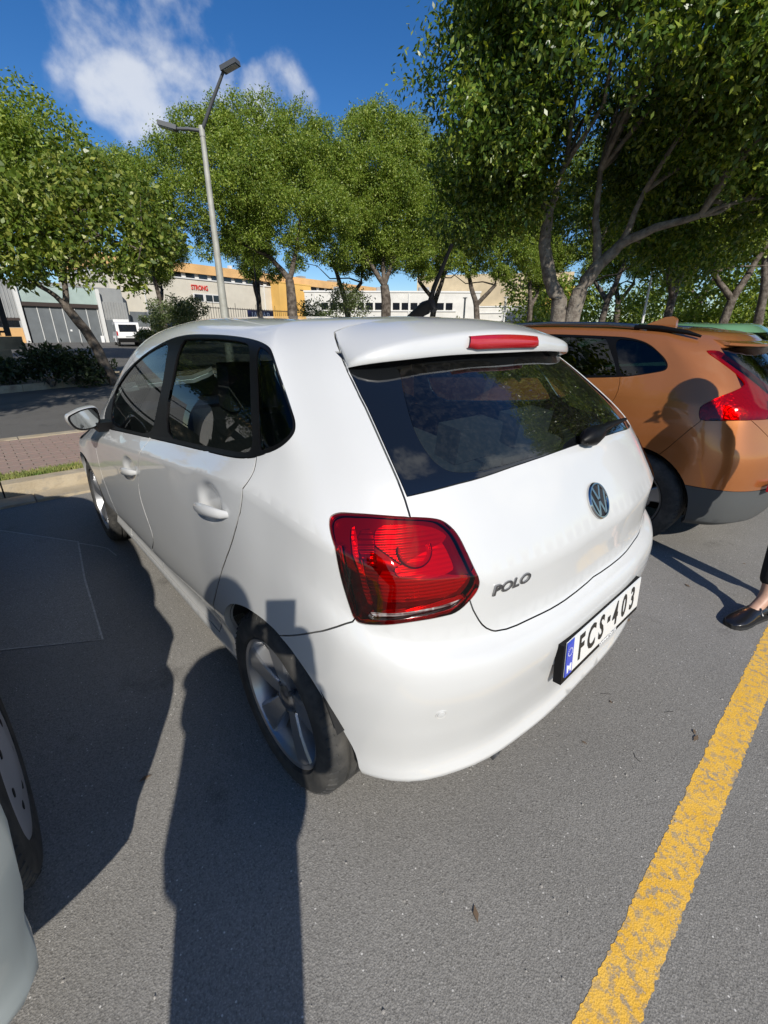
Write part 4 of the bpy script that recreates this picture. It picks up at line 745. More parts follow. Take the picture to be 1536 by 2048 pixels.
# mirrors
MO = np.array([(-.962,.988),(-.93,1.005),(-.885,1.022),(-.835,1.028),(-.820,1.02),(-.815,.985),(-.818,.95),(-.835,.925),(-.88,.914),(-.925,.918),(-.95,.945)])
MO = chaikin(MO, 2); mc = MO.mean(0)
for sg in (1, -1):
    mr_ = empty('wing_mirror', parent=polo)
    loops = [(1.0, 1.715), (1.06, 1.73), (1.08, 1.77), (.98, 1.82), (.72, 1.86), (.35, 1.88)]
    V = []; n = len(MO)
    for f, y in loops: V += [(sg*(mc[0]+(x-mc[0])*f), y, mc[1]+(z-mc[1])*f) for x, z in MO]
    F_ = [(i*n+j, i*n+(j+1)%n, (i+1)*n+(j+1)%n, (i+1)*n+j) for i in range(len(loops)-1) for j in range(n)] + [tuple((len(loops)-1)*n+j for j in range(n))]
    h = raw_mesh('mirror_housing', V, F_, M_WHITE, mr_, True)
    g = MB().poly([(sg*(mc[0]+(x-mc[0])*.985), 1.7185, mc[1]+(z-mc[1])*.985) for x, z in MO]).build('mirror_rim', M_TRIM, mr_)
    MB().poly([(sg*(mc[0]+(x-mc[0])*.86), 1.7150, mc[1]+(z-mc[1])*.86) for x, z in MO]).build('mirror_glass', M_MIRROR, mr_)
    MB().box((min(sg*-.84,sg*-.765), 1.70, .90), (max(sg*-.84,sg*-.765), 1.83, .945)).build('mirror_arm', M_TRIM, mr_, bevel=.015, smooth=40)
interior(polo); arch_liners(polo, (-.01, 2.47), .352, .835)
for y in (-.005, 2.47):
    for sg in (-1, 1): wheel(polo, (sg*.722, y, .300), .300, .195, .217, 'five', sg > 0)
# ---------------------------------------------------------------- buildings and street furniture
def wallmat(name, c, k=.12, rough=.85, s=.7):
    return mat(name, c, rough, fn=lambda t, b: (noise_col(t, b, tuple(x*(1-k) for x in c), tuple(min(1,x*(1+k)) for x in c), s, 6), bump(t, b, 30, .12, .01, 3)))
M_CREAM = wallmat('cream_render', (.60,.56,.47), .06); M_OCHRE = wallmat('ochre_render', (.66,.40,.17), .10); M_YBOX = wallmat('orange_yellow_render', (.70,.43,.12), .06)
M_WBLD = wallmat('white_render', (.66,.65,.61), .08); M_BEIGE = wallmat('limestone_render', (.50,.41,.27), .10); M_METAL = wallmat('grey_cladding', (.30,.31,.31), .10, .5, 1.2)
M_METALD = wallmat('grey_door', (.15,.165,.175), .12, .5, 1.); M_PALEGREEN = wallmat('pale_green_panel', (.36,.45,.42), .14, .5, .5); M_DARKSTEEL = mat('dark_steel', (.02,.02,.022), .6)
M_WINDARK = mat('window_dark', (.012,.014,.02), .08, coat=.6); M_FRAME = mat('white_frame', (.68,.68,.66), .5); M_SIGNRED = mat('sign_red', (.62,.05,.04), .5); M_SIGNBLUE = mat('sign_blue', (.015,.018,.09), .4, coat=.4)
M_POLE = mat('painted_steel_pole', (.36,.37,.33), .6, metal=.1, fn=lambda t, b: noise_col(t, b, (.31,.31,.27), (.42,.42,.38), 3, 5)); M_BROWN = mat('brown_lintel', (.045,.032,.028), .7)
def facade(name, A, B_, label, cat='building'):
    rz = math.atan2(B_[1]-A[1], B_[0]-A[0]); t = empty(name, (A[0], A[1], 0), rz); tag(t, label, cat); return t
def bx(parent, name, m, x0, x1, z0, z1, y0, y1, bevel=0):
    """box on a facade: y0/y1 measured behind (+) or in front (-) of the wall plane"""
    return MB().box((x0,y0,z0), (x1,y1,z1)).build(name, m, parent, bevel=bevel)
# grey warehouse with folding doors
w = facade('warehouse', (-.59,48.98), (10.72,50.61), 'grey corrugated warehouse with tall folding doors across the road')
bx(w, 'wall', M_METAL, -14, 4.0, .3, 5.6, 0, .3); bx(w, 'wall', M_METAL, 9.95, 12.45, .3, 4.3, 0, .3); bx(w, 'wall', M_METAL, 4.0, 9.95, 5.35, 5.6, .0, .3); bx(w, 'roof_block', M_METAL, -14, 12.4, .3, 5.5, .35, 14)
M_RIB = mat('cladding_rib', (.42,.42,.41), .5, metal=.2)
for k in range(26):
    x = -2.2+k*.24
    if x < 3.6: bx(w, 'cladding_rib', M_RIB, x, x+.05, 2.75, 5.58, -.05, -.003)
for k in range(9): bx(w, 'cladding_rib', M_RIB, 10.25+k*.24, 10.30+k*.24, 2.85, 4.28, -.05, -.003)
bx(w, 'door_post', M_FRAME, 3.72, 4.02, .4, 5.4, -.22, .1, .01); bx(w, 'door_post', M_FRAME, 9.92, 10.2, .4, 5.3, -.22, .1, .01)
bx(w, 'transom_panel', M_PALEGREEN, 4.03, 9.91, 4.0, 5.36, .02, .12); bx(w, 'lintel', M_BROWN, 4.03, 9.91, 3.68, 3.99, -.10, .3)
for k in range(6):
    x0 = 4.22+k*.94; bx(w, 'door_leaf', M_METALD, x0, x0+.90, .72, 3.66, .10+.0*(k%2), .16); bx(w, 'door_edge', M_FRAME, x0+.885, x0+.935, .72, 3.66, .06, .17)
bx(w, 'door_reveal', M_BROWN, 4.03, 4.20, .6, 3.67, .10, .5)
bx(w, 'door_notice', M_PRINT, 7.25, 7.40, 1.70, 1.85, .085, .099)
bx(w, 'strip_window', M_WINDARK, 2.2, 3.6, 2.0, 2.5, -.02, .05); bx(w, 'fascia', M_BROWN, 1.2, 3.7, 2.52, 2.72, -.04, .05); bx(w, 'base_band', M_OCHRE, 1.2, 3.7, .6, 1.95, -.04, .05)
bx(w, 'side_door', M_METALD, 10.25, 10.95, .65, 2.72, -.03, .05); bx(w, 'side_panel', M_PRINT, 10.98, 12.4, .65, 2.8, -.03, .05)
tag(bx(None, 'white_board', M_PRINT, 0, .28, .72, 1.32, 0, .05), 'small white board leaning by the warehouse doors', 'board').matrix_world = w.matrix_basis @ Matrix.Translation((9.5,-.3,0))
# cream building with ochre parapet and red lettering
c = facade('cream_building', (11.95,52.37), (53.22,60.26), 'long cream building with ochre parapet, a row of small windows and red letters')
bx(c, 'wall', M_CREAM, -1, 44, .5, 7.22, 0, 12); bx(c, 'window_band', M_FRAME, -1, 44, 7.23, 7.70, .25, 12); bx(c, 'parapet', M_OCHRE, -1.2, 44.2, 7.71, 8.64, -.12, 12); bx(c, 'ledge', M_FRAME, -1.1, 44.1, 7.10, 7.22, -.10, -.004)
for k in range(28):
    x0 = -.6+k*1.58; bx(c, 'window', M_WINDARK, x0, x0+1.02, 7.26, 7.68, .16, .24)
bx(c, 'window_frame', M_FRAME, 7.7, 9.05, 4.90, 5.74, -.06, -.004); bx(c, 'window', M_WINDARK, 7.85, 8.9, 5.0, 5.64, -.08, -.062)
bx(c, 'window_frame', M_FRAME, 9.12, 11.15, 4.86, 5.74, -.06, -.004); bx(c, 'window', M_WINDARK, 9.24, 10.08, 4.98, 5.64, -.08, -.062); bx(c, 'window', M_WINDARK, 10.20, 11.03, 4.98, 5.64, -.08, -.062)
text_mesh('sign_letters', 'STRONG', .72, M_SIGNRED, c, frame_on((8.62, -.05, 6.30), (0,-1,0)), .04, bold=.008, sx=.72)
for x_, z_ in ((16.4,5.6), (6.1,8.9), (13.4,8.95)): bx(c, 'wall_lamp', M_BROWN, x_, x_+.12, z_-.1, z_+.1, -.14, -.004)
for x_ in (13.2, 15.1): bx(c, 'vent_cap', M_FRAME, x_, x_+.35, 8.64, 9.05, .4, .8)
for x_ in (2.2, 11.6, 17.6): bx(c, 'downpipe', M_FRAME, x_, x_+.10, .6, 7.1, -.12, -.02)
for x_, w_ in ((4.5,1.1), (19.0,1.6), (27.0,1.0), (33.5,2.0)): bx(c, 'roof_unit', M_METAL, x_, x_+w_, 8.65, 9.35, 3, 4)
bx(c, 'shutter', M_METALD, .4, 3.4, .6, 3.6, -.06, -.004); bx(c, 'shutter', M_METALD, 4.2, 6.9, .6, 3.6, -.06, -.004)
yb = facade('orange_block', (11.95,52.37), (53.22,60.26), 'plain orange-yellow block standing out from the cream building')
bx(yb, 'wall', M_YBOX, 18.8, 24.4, .5, 7.55, -1.6, -.02); bx(yb, 'coping', M_YBOX, 18.75, 24.45, 7.56, 7.68, -1.65, -.02)
for x_, z_ in ((20.6,6.9), (22.4,6.9), (20.8,4.9), (23.6,6.6)): bx(yb, 'wall_mark', M_BROWN, x_, x_+.55, z_, z_+.10, -1.63, -1.604)
# hoarding sign and railing in front
M_RAIL = mat('rail_steel', (.03,.03,.032), .6)
s_ = facade('hoarding_sign', (11.95,52.37), (53.22,60.26), 'dark blue sign with rounded white letters on the fence')
bx(s_, 'sign_board', M_SIGNBLUE, 12.45, 16.2, 2.9, 4.10, -3.2, -3.1, .04); text_mesh('sign_letters', 'JACAR', 1.12, M_PRINT, s_, frame_on((14.3, -3.23, 3.47), (0,-1,0)), .02, bold=.012, sx=.86)
fn = facade('street_fence', (11.95,52.37), (53.22,60.26), 'dark steel fence in front of the cream building', 'fence')
bx(fn, 'rail', M_RAIL, 5, 20, 4.12, 4.20, -3.0, -2.95); bx(fn, 'rail', M_RAIL, 5, 20, 2.6, 2.68, -3.0, -2.95)
for k in range(46): bx(fn, 'picket', M_RAIL, 5.2+k*.32, 5.24+k*.32, 2.4, 4.3 if k % 9 else 4.75, -2.94, -2.91)
# white low building and beige blocks to the right
wb = facade('white_building', (32,50.5), (48,37.5), 'low white building with a strip of dark windows')
bx(wb, 'wall', M_WBLD, 0, 22, .4, 6.3, 0, 8); bx(wb, 'coping', M_FRAME, -.1, 22.1, 6.31, 6.5, -.1, 8.1)
for k in range(15): bx(wb, 'window', M_WINDARK, 2.0+k*1.12, 2.86+k*1.12, 4.35, 5.15, -.05, -.004)
bx(wb, 'window_ledge', M_FRAME, 1.8, 19, 4.15, 4.28, -.12, -.004)
bb = facade('beige_building', (50,46), (61,31), 'beige limestone building with pale lower storey seen between tree trunks')
bx(bb, 'upper_wall', M_BEIGE, -2, 19, 5.2, 9.2, .6, 10); bx(bb, 'lower_wall', M_WBLD, -2, 19, .4, 5.15, 0, 10)
for z_ in (3.2, 4.2, 5.0): bx(bb, 'string_course', M_FRAME, -2, 19, z_, z_+.12, -.12, -.004)
for x_ in (4.6, 7.2, 11.2): bx(bb, 'window', M_WINDARK, x_, x_+1.5, 1.6, 2.8, -.05, -.004)
bx(bb, 'end_block', M_YBOX, 15.2, 19.2, .5, 7.2, -3, -.02)
for x_ in (3.5, 9.0, 14.5): bx(wb, 'roof_unit', M_METAL, x_, x_+1.3, 6.52, 7.1, 2, 3)
for x_ in (1.2, 12.9): bx(wb, 'downpipe', M_FRAME, x_, x_+.1, .5, 6.2, -.14, -.02)
# long storage building left of the picture (seen only in the car's glass)
lb_ = facade('storage_building', (-62,38), (-15.2,47.3), 'long pale storage building left of the grey warehouse')
bx(lb_, 'wall', M_WBLD, 0, 47, .3, 9.5, 0, 10); bx(lb_, 'coping', M_OCHRE, -.2, 47.2, 9.51, 10.1, -.15, 10)
for k in range(16): bx(lb_, 'window', M_WINDARK, 1.5+k*2.8, 3.2+k*2.8, 5.6, 7.2, -.05, -.004)
for k in range(5): bx(lb_, 'shutter', M_METALD, 3+k*9, 7.5+k*9, .5, 4.4, -.05, -.004)
# boundary wall with railing, far left
bw = empty('boundary_wall', (.45, 20.0, 0), rad(4)); tag(bw, 'low limestone wall with dark steel railing at the left edge', 'wall')
M_WALLST = mat('weathered_limestone', (.30,.25,.18), .9, fn=lambda t, b: (noise_col(t, b, (.17,.14,.10), (.36,.30,.21), 1.3, 6), bump(t, b, 14, .5, .02, 4)))
for k in range(9):
    for r in range(3): bx(bw, 'wall_stone', M_WALLST, -.82*(k+1)+.012-(.4 if r == 1 else 0), -.82*k-(.4 if r == 1 else 0), .02+r*.44, .45+r*.44, 0, .3, .012)
bx(bw, 'railing_post', M_DARKSTEEL, -.42, -.26, 1.34, 2.85, .08, .22); bx(bw, 'rail', M_DARKSTEEL, -7, -.26, 2.55, 2.63, .12, .18); bx(bw, 'rail', M_DARKSTEEL, -7, -.26, 1.45, 1.52, .12, .18)
for k in range(28): bx(bw, 'railing_bar', M_DARKSTEEL, -.56-k*.16, -.535-k*.16, 1.35, 2.72, .135, .16)
# double-arm street lamp
lp = (5.99,15.46,1.22); lp = (lp[0], lp[1], .13); LJ = (5.95,15.47,7.26); LH1 = (6.49,14.56,8.57); LH2 = (5.36,15.93,7.29)
lamp = empty('street_lamp', lp); tag(lamp, 'tall pale steel street lamp with two arms against the sky', 'street lamp')
J = Vector(LJ)-Vector(lp); J.x = 0; J.y = 0
MB().tube([(0,0,-.1), (0,0,2.0), J*.55, J], [.15,.135,.105,.075], 16).build('pole', M_POLE, lamp, smooth=60)
MB().tube([J-Vector((0,0,.15)), J+Vector((0,0,.12))], .088, 14).build('arm_collar', M_POLE, lamp, smooth=40)
M_LAMPH = mat('lamp_head_grey', (.10,.105,.11), .5, metal=.3); M_LAMPG = mat('lamp_glass', (.5,.52,.5), .15, coat=.5)
for H_ in (LH1, LH2):
    h = Vector(H_)-Vector(lp); d = (h-J); MB().tube([J, J+d*.5+Vector((0,0,.02)), h], [.055,.05,.042], 10).build('arm', M_LAMPH, lamp, smooth=60)
    u = Vector((d.x, d.y, 0)).normalized(); ang = math.atan2(u.y, u.x)
    hd = MB().box((-.05,-.13,-.05), (.50,.13,.07)).build('lamp_head', M_LAMPH, lamp, bevel=.035, smooth=50); hd.location = h; hd.rotation_euler = (0, rad(-12), ang)
    g = MB().box((.04,-.10,-.066), (.46,.10,-.052)).build('lamp_lens', M_LAMPG, hd, bevel=.008)
bk = MB().box((-.22,-.02,-.02), (.22,.02,.02)).build('bracket', M_LAMPH, lamp); bk.location = J*.62
# far small lamp, thin flag pole, thin posts
l2 = (36.41,12.39,2.39); tp = (36.37,12.51,6.10); o = empty('street_lamp', (l2[0], l2[1], .05)); tag(o, 'small far street lamp under the tree canopy', 'street lamp')
MB().tube([(0,0,0), (0,0,tp[2]-.05)], [.10,.07], 10).build('pole', M_FRAME, o, smooth=60); MB().tube([(0,0,tp[2]-.06), (-.9,.9,tp[2]+.1)], .05, 8).build('arm', M_FRAME, o)
hd = MB().box((-.1,-.12,-.04), (.6,.12,.05)).build('lamp_head', M_FRAME, o, bevel=.03); hd.location = (-.9,.9,tp[2]+.1); hd.rotation_euler = (0,0,rad(135))
fp = (15.36,30.91,2.41); ft = (15.38,30.90,6.46); o = empty('flag_pole', (fp[0], fp[1], far_z(24))); tag(o, 'thin dark pole right of the street lamp', 'pole')
MB().tube([(0,0,0), (ft[0]-fp[0], ft[1]-fp[1], ft[2])], [.07,.045], 8).build('pole', M_DARKSTEEL, o, smooth=60); MB().lathe([(0,0),(.05,.06),(.1,0)], 10, ax=2, c=(ft[0]-fp[0], ft[1]-fp[1], ft[2])).build('pole_cap', M_DARKSTEEL, o)
for k, (px_, lab) in enumerate((((28.47,22.63,2.47), 'white post behind the white spoiler'), ((30.27,20.18,2.45), 'white post near the ficus trunk'))):
    o = empty('white_post', (px_[0], px_[1], .2)); tag(o, lab, 'post'); MB().tube([(0,0,0), (0,0,3.8)], .07, 8).build('post', M_FRAME, o, smooth=60); MB().box((-.12,-.12,3.8), (.12,.12,3.86)).build('post_cap', M_FRAME, o)
# far vehicles
def boxy_car(name, label, loc, rz, paint, van=True, rear=True):
    t = empty(name, loc, rz); tag(t, label, 'van' if van else 'car')
    if van: prof = [(-2.0,.30),(-2.05,.75),(-1.98,1.0),(-1.85,1.72),(-1.7,1.80),(.3,1.80),(.95,1.12),(1.75,.98),(1.98,.75),(2.0,.30)]
    else: prof = [(-2.0,.30),(-2.05,.75),(-1.95,.92),(-1.5,1.38),(-1.2,1.45),(.1,1.45),(.85,.95),(1.75,.85),(1.98,.65),(2.0,.30)]
    MB().prism(prof, 0, -.83, .83).build('body', paint, t, bevel=.07, smooth=50, seg=3)
    zt, zb = (1.62, 1.10) if van else (1.34, .98)
    yb = -1.93 if van else -1.75
    rw = MB().box((-.62,-.012,0), (.62,.012,.52 if van else .5)).build('rear_window', M_WINDARK, t); rw.location = (0, -2.005 if van else -1.93, zb); rw.rotation_euler = (rad(-10 if van else -42), 0, 0)
    for sg in (-1, 1):
        MB().prism([(-1.5,zb),(-1.45,zt),(.25,zt),(.78,zb+.02)] if van else [(-1.45,zb),(-1.2,zt),(.1,zt),(.62,zb)], 0, sg*.825, sg*.84).build('side_window', M_WINDARK, t)
        MB().box((sg*.80-.04,-2.07,.80), (sg*.80+.04,-1.96,1.12)).build('tail_light', M_REDLAMP, t)
        MB().box((sg*.66-.12,1.94,.62), (sg*.66+.12,2.02,.78)).build('headlight', M_SILVER, t)
        for y in (-1.25, 1.25): MB().lathe([(-.10,.16),(-.10,.29),(-.07,.31),(.07,.31),(.10,.29),(.10,.16)], 22, closed=True).build('tyre', M_TYRE, t, smooth=40).location = (sg*.76, y, .31); MB().lathe([(sg*.105,0),(sg*.105,.17)], 16).build('wheel_disc', M_ALLOY, t).location = (sg*.76, y, .31)
    MB().box((-.84,-2.12,.30), (.84,-1.98,.62)).build('bumper', M_TRIM if van else paint, t, bevel=.03, smooth=40); MB().box((-.26,-2.135,.74), (.26,-2.06,.86)).build('number_plate', M_PLATE, t)
    return t
M_FARWHITE = mat('far_white_paint', (.75,.75,.75), .4, coat=.6); M_FARGREY = mat('far_silver_paint', (.45,.46,.47), .35, metal=.4, coat=.6)
vp = (9.29,42.73,0.63); boxy_car('small_van', 'small white van parked beside the grey warehouse', (vp[0], vp[1], far_z(36)-.0), rad(-8), M_FARWHITE)
vp = (11.44,44.23,0.67); boxy_car('parked_car', 'pale parked car with dark windscreen right of the white van', (vp[0], vp[1], far_z(38)), rad(160), M_FARWHITE, False)
vp = (16.33,45.79,1.14); boxy_car('parked_car', 'silver parked car below the cream building', (vp[0], vp[1], far_z(40)), rad(-70), M_FARGREY, False)
# ---------------------------------------------------------------- trees and shrubs
def f_leaf(c1, c2, c3):
    def f(t, b):
        ge = tn(t, 'ShaderNodeNewGeometry')
        c = noise_col(t, b, c1, c2, .9, 4, .35, .65, inp=None)
        m = tn(t, 'ShaderNodeMix', data_type='RGBA'); m.inputs['B'].default_value = (*c3,1); t.links.new(c, m.inputs['A'])
        r = tn(t, 'ShaderNodeMapRange'); r.inputs['From Min'].default_value = .55; r.inputs['From Max'].default_value = 1.; t.links.new(ge.outputs['Random Per Island'], r.inputs['Value']); t.links.new(r.outputs[0], m.inputs['Factor'])
        t.links.new(m.outputs['Result'], b.inputs['Base Color'])
        tr = tn(t, 'ShaderNodeBsdfTranslucent'); g = tn(t, 'ShaderNodeMix', data_type='RGBA', blend_type='MULTIPLY'); g.inputs['Factor'].default_value = 1; g.inputs['B'].default_value = (1.5,1.35,.45,1); t.links.new(m.outputs['Result'], g.inputs['A']); t.links.new(g.outputs['Result'], tr.inputs[0])
        mx = tn(t, 'ShaderNodeMixShader'); mx.inputs[0].default_value = .36; o = t.nodes['Material Output']; t.links.new(b.outputs[0], mx.inputs[1]); t.links.new(tr.outputs[0], mx.inputs[2]); t.links.new(mx.outputs[0], o.inputs[0])
    return f
M_LEAF_FIC = mat('ficus_leaf', (.05,.09,.02), .34, spec=.5, fn=f_leaf((.045,.095,.014), (.11,.195,.024), (.36,.43,.07)))
M_LEAF_MID = mat('street_tree_leaf', (.06,.10,.02), .45, spec=.4, fn=f_leaf((.095,.160,.018), (.19,.275,.034), (.38,.44,.09)))
M_LEAF_LFT = mat('broad_leaf', (.05,.09,.02), .36, spec=.5, fn=f_leaf((.070,.12,.018), (.14,.21,.03), (.40,.43,.10)))
M_LEAF_DRK = mat('oleander_leaf', (.03,.05,.02), .5, fn=f_leaf((.018,.034,.014), (.035,.055,.02), (.06,.085,.03)))
M_LEAF_SHR = mat('shrub_leaf', (.07,.11,.04), .4, fn=f_leaf((.07,.11,.03), (.13,.18,.06), (.40,.42,.28)))
M_BARK = mat('grey_bark', (.2,.17,.14), .9, fn=lambda t, b: (noise_col(t, b, (.105,.085,.07), (.27,.24,.20), 6, 6), bump(t, b, 22, .8, .03, 4)))
M_BARKD = mat('brown_bark', (.1,.08,.06), .9, fn=lambda t, b: (noise_col(t, b, (.055,.042,.032), (.20,.17,.14), 5, 6, .4, .7), bump(t, b, 20, .8, .03, 4)))
def leaf_cloud(name, clumps, n, L, m, parent, seed, droop=.25, width=.46, shell=.45, up=.0):
    """leaf-sized folded diamonds spread through many small clumps"""
    rs = np.random.RandomState(seed); cl = np.array(clumps, float); w = cl[:,3]*cl[:,3]; k = rs.choice(len(cl), n, p=w/w.sum())
    d = rs.normal(size=(n,3)); d /= np.linalg.norm(d, axis=1)[:,None]; r = (shell+(1-shell)*rs.rand(n))**(1/1.4)*rs.choice([1,1,1,1.22], n)
    # twigs: leaves gather round a set of random twig points in each clump
    tw = rs.normal(size=(len(cl), 34, 3)); tw /= np.linalg.norm(tw, axis=2)[...,None]; tw *= (.45+.6*rs.rand(len(cl), 34, 1))
    ti = rs.randint(0, 34, n); near = rs.rand(n) < .72
    P = np.where(near[:,None], tw[k, ti]+rs.normal(0, .13, (n,3)), d*r[:,None])
    P = cl[k,:3]+P*cl[k,3:4]*np.array([1,1,.86])
    ax = rs.normal(size=(n,3)); ax[:,2] -= droop*2; ax += d*.5; ax /= np.linalg.norm(ax, axis=1)[:,None]
    sd = np.cross(ax, rs.normal(size=(n,3))); sd /= np.linalg.norm(sd, axis=1)[:,None]; nn = np.cross(ax, sd)
    if up: f = np.sign(nn[:,2:3]+1e-9); nn = nn*f
    l = L*rs.uniform(.65,1.25,n)[:,None]; h = l*width*.5
    V = np.stack([P, P+ax*l*.5+sd*h+nn*h*.25, P+ax*l, P+ax*l*.5-sd*h+nn*h*.25], 1).reshape(-1,3)
    o = fast_mesh(name, V, np.arange(4*n).reshape(-1,4), m, parent); o['kind'] = 'stuff'; return o
def wob(p, q, k, rs, amp=.12):
    p = Vector(p); q = Vector(q); L = (q-p).length; out = [p]
    for i in range(1, k): out.append(p.lerp(q, i/k)+Vector(rs.normal(0, amp*L/3, 3)))
    return out+[q]
def limb(name, pts, r0, r1, m, parent, n=10):
    k = len(pts); return MB().tube(pts, [r0+(r1-r0)*(i/(k-1))**.8 for i in range(k)], n).build(name, m, parent, smooth=70)
def crown_clumps(c, rad3, n, r, seed, flat=0., lo=-1.):
    rs = np.random.RandomState(seed); out = []
    while len(out) < n:
        d = rs.normal(size=3); d /= np.linalg.norm(d); 
        if d[2] < lo: continue
        f = .55+.45*rs.rand()**.5
        out.append((c[0]+d[0]*rad3[0]*f, c[1]+d[1]*rad3[1]*f, c[2]+d[2]*rad3[2]*f, r*rs.uniform(.7,1.3)))
    return out
def make_tree(name, label, base, stems, clumps, n, L, ml, mb, seed, group=None, branches=14, rb=.05, **k):
    """base: foot of the trunk; stems: polylines (relative to base) with radii, the first is the trunk; clumps relative to base"""
    t = empty(name, base); tag(t, label, 'tree', group); rs = np.random.RandomState(seed)
    for i, (pts, r0, r1) in enumerate(stems):
        P = []
        for a, b in zip(pts, pts[1:]): P += wob(a, b, 3, rs, .05)[:-1]
        P.append(Vector(pts[-1])); o = limb('trunk' if i == 0 else 'branch', P, r0, r1, mb, t, 12)
    ends = [Vector(s[0][-1]) for s in stems[(1 if len(stems) > 1 else 0):]] + [Vector(s[0][len(s[0])//2]) for s in stems[1:]]
    idx = rs.permutation(len(clumps))[:branches]
    for i in idx:
        c = Vector(clumps[i][:3]); e = min(ends, key=lambda q: (q-c).length); 
        limb('branch', wob(e, c, 4, rs, .16), rb, rb*.25, mb, t, 6)
    leaf_cloud('crown', clumps, n, L, ml, t, seed+1, **k); return t
def rel(base, pts): return [tuple(p[i]-base[i] for i in range(3)) for p in pts]
# the big ficus on the footpath, right
fb = (10.25, 5.0, .1)
FL = rel(fb, [(10.19,5.12,2.19), (10.06,5.36,2.64), (9.94,5.56,3.41), (9.94,5.56,4.08), (9.86,6.07,4.69), (9.63,6.78,4.83), (10.40,4.71,2.40), (10.53,4.43,2.92), (10.70,4.06,3.33), (10.75,3.39,3.57), (10.81,2.58,3.68), (10.07,5.34,4.99), (10.44,4.62,3.85), (10.42,4.67,4.82), (10.63,3.70,4.29)])
st = [([(0,0,-.1),(.0,.02,.45),(.02,.0,.95)], .44, .36), ([(-.05,.08,.75), FL[0], FL[1], FL[2], FL[3]], .22, .12), ([(.05,-.08,.75), FL[6], FL[7], FL[8], FL[9], FL[10]], .22, .06), ([FL[3], FL[4], FL[5]], .08, .045), ([FL[3], FL[11]], .10, .05), ([FL[7], FL[12], FL[13]], .11, .05), ([FL[8], FL[14]], .09, .045)]
fc = crown_clumps((.55,-.75,6.35), (3.7,3.9,3.1), 76, 1.15, 21, lo=-.62) + crown_clumps((-1.1,1.9,4.9), (1.2,1.3,1.2), 12, .8, 22) + crown_clumps((.9,-3.6,5.0), (1.9,2.2,1.7), 16, .95, 23) + crown_clumps((2.6,-2.2,4.2), (1.6,1.8,1.0), 12, .9, 24)
make_tree('ficus_tree', 'large dense ficus tree with forked grey trunk behind the orange car', fb, st, fc, 190000, .13, M_LEAF_FIC, M_BARK, 31, branches=26, rb=.06, droop=.4)
fb2 = (14.6, -1.6, 0.)
st2 = [([(0,0,-.1),(.05,.1,1.3)], .40, .32), ([(0,.1,1.1),(-.4,.6,2.6),(-.6,1.2,4.0)], .24, .12), ([(0,.1,1.1),(.4,-.4,2.6),(.8,-1.0,4.2)], .24, .12)]
fc2 = crown_clumps((-.3,.5,6.4), (4.0,4.3,3.0), 60, 1.15, 41, lo=-.55)
make_tree('ficus_tree', 'ficus tree at the right edge overhanging the parked cars', fb2, st2, fc2, 80000, .16, M_LEAF_FIC, M_BARK, 44, branches=16, droop=.4)
# the tree on the footpath left of the picture, whose crown shades the road
fb3 = (-6.6, 5.3, .1)
fc3 = crown_clumps((0,0,6.2), (3.6,3.2,2.7), 46, 1.1, 51, lo=-.6)
make_tree('ficus_tree', 'ficus tree on the footpath left of the parked cars, shading the road', fb3, [([(0,0,-.1),(0,.1,1.6)], .36, .3), ([(0,.1,1.4),(-.6,.3,3.2),(-.9,.5,4.6)], .2, .1), ([(0,.1,1.4),(.7,-.1,3.2),(1.0,-.3,4.8)], .2, .1)], fc3, 38000, .19, M_LEAF_FIC, M_BARK, 55, branches=14)
# broad-leaved leaning tree on the median
lb = (1.88,14.29,0.13)
LT = [(1.40,14.15,1.51), (1.09,14.20,2.10), (0.92,14.23,2.33), (0.50,14.28,2.66), (0.27,14.11,3.08), (1.20,14.19,2.72), (1.36,14.06,3.40), (1.74,13.99,4.21), (2.13,13.60,3.76), (2.90,13.18,3.46)]
r_ = rel(lb, LT)
lcl = [(*p, r) for p, r in zip(rel(lb, [(0.64,14.37,4.11), (1.42,14.05,4.59), (2.38,14.15,4.98), (1.85,13.66,3.96), (0.98,14.02,3.58), (0.22,14.31,3.21), (2.80,13.73,4.09), (2.40,13.53,3.22), (3.33,13.68,3.68), (3.86,13.93,4.02), (0.49,13.88,2.87), (1.48,13.93,3.06), (3.39,13.98,4.90), (-0.12,14.34,3.70), (1.76,14.49,5.36), (0.00,14.73,4.48), (2.36,13.64,4.56), (2.49,14.44,5.49), (2.68,13.77,2.79)]), (.95,.8,.7,.75,.75,.85,.7,.6,.6,.55,.55,.65,.45,.9,.5,.9,.6,.4,.45))]
make_tree('leaning_tree', 'leaning tree with broad glossy leaves growing out of the median', lb, [([(0,0,-.1), r_[0], r_[1]], .15, .105), ([r_[1], r_[2], r_[3], r_[4]], .08, .03), ([r_[1], r_[5], r_[6], r_[7]], .085, .03), ([r_[6], r_[8], r_[9]], .04, .015)], lcl, 12000, .165, M_LEAF_LFT, M_BARKD, 61, branches=12, rb=.022, droop=.15, width=.5)
# tall dark tree behind it
gb = (-1.42,23.98,0.85); gb = (gb[0], gb[1], far_z(20))
gcl = crown_clumps(((0.70,23.91,7.21)[0]-gb[0], (0.70,23.91,7.21)[1]-gb[1], 6.7), (3.6,3.4,3.4), 54, 1.15, 71, lo=-.75)
make_tree('tall_tree', 'tall dark rounded tree rising behind the leaning tree', gb, [([(0,0,-.1),(.2,0,3.0)], .32, .22), ([(.2,0,2.8),(1.2,-.2,5.5)], .15, .07), ([(.2,0,2.8),(2.4,-.3,5.0)], .15, .07)], gcl, 70000, .15, M_LEAF_MID, M_BARKD, 72, branches=10)
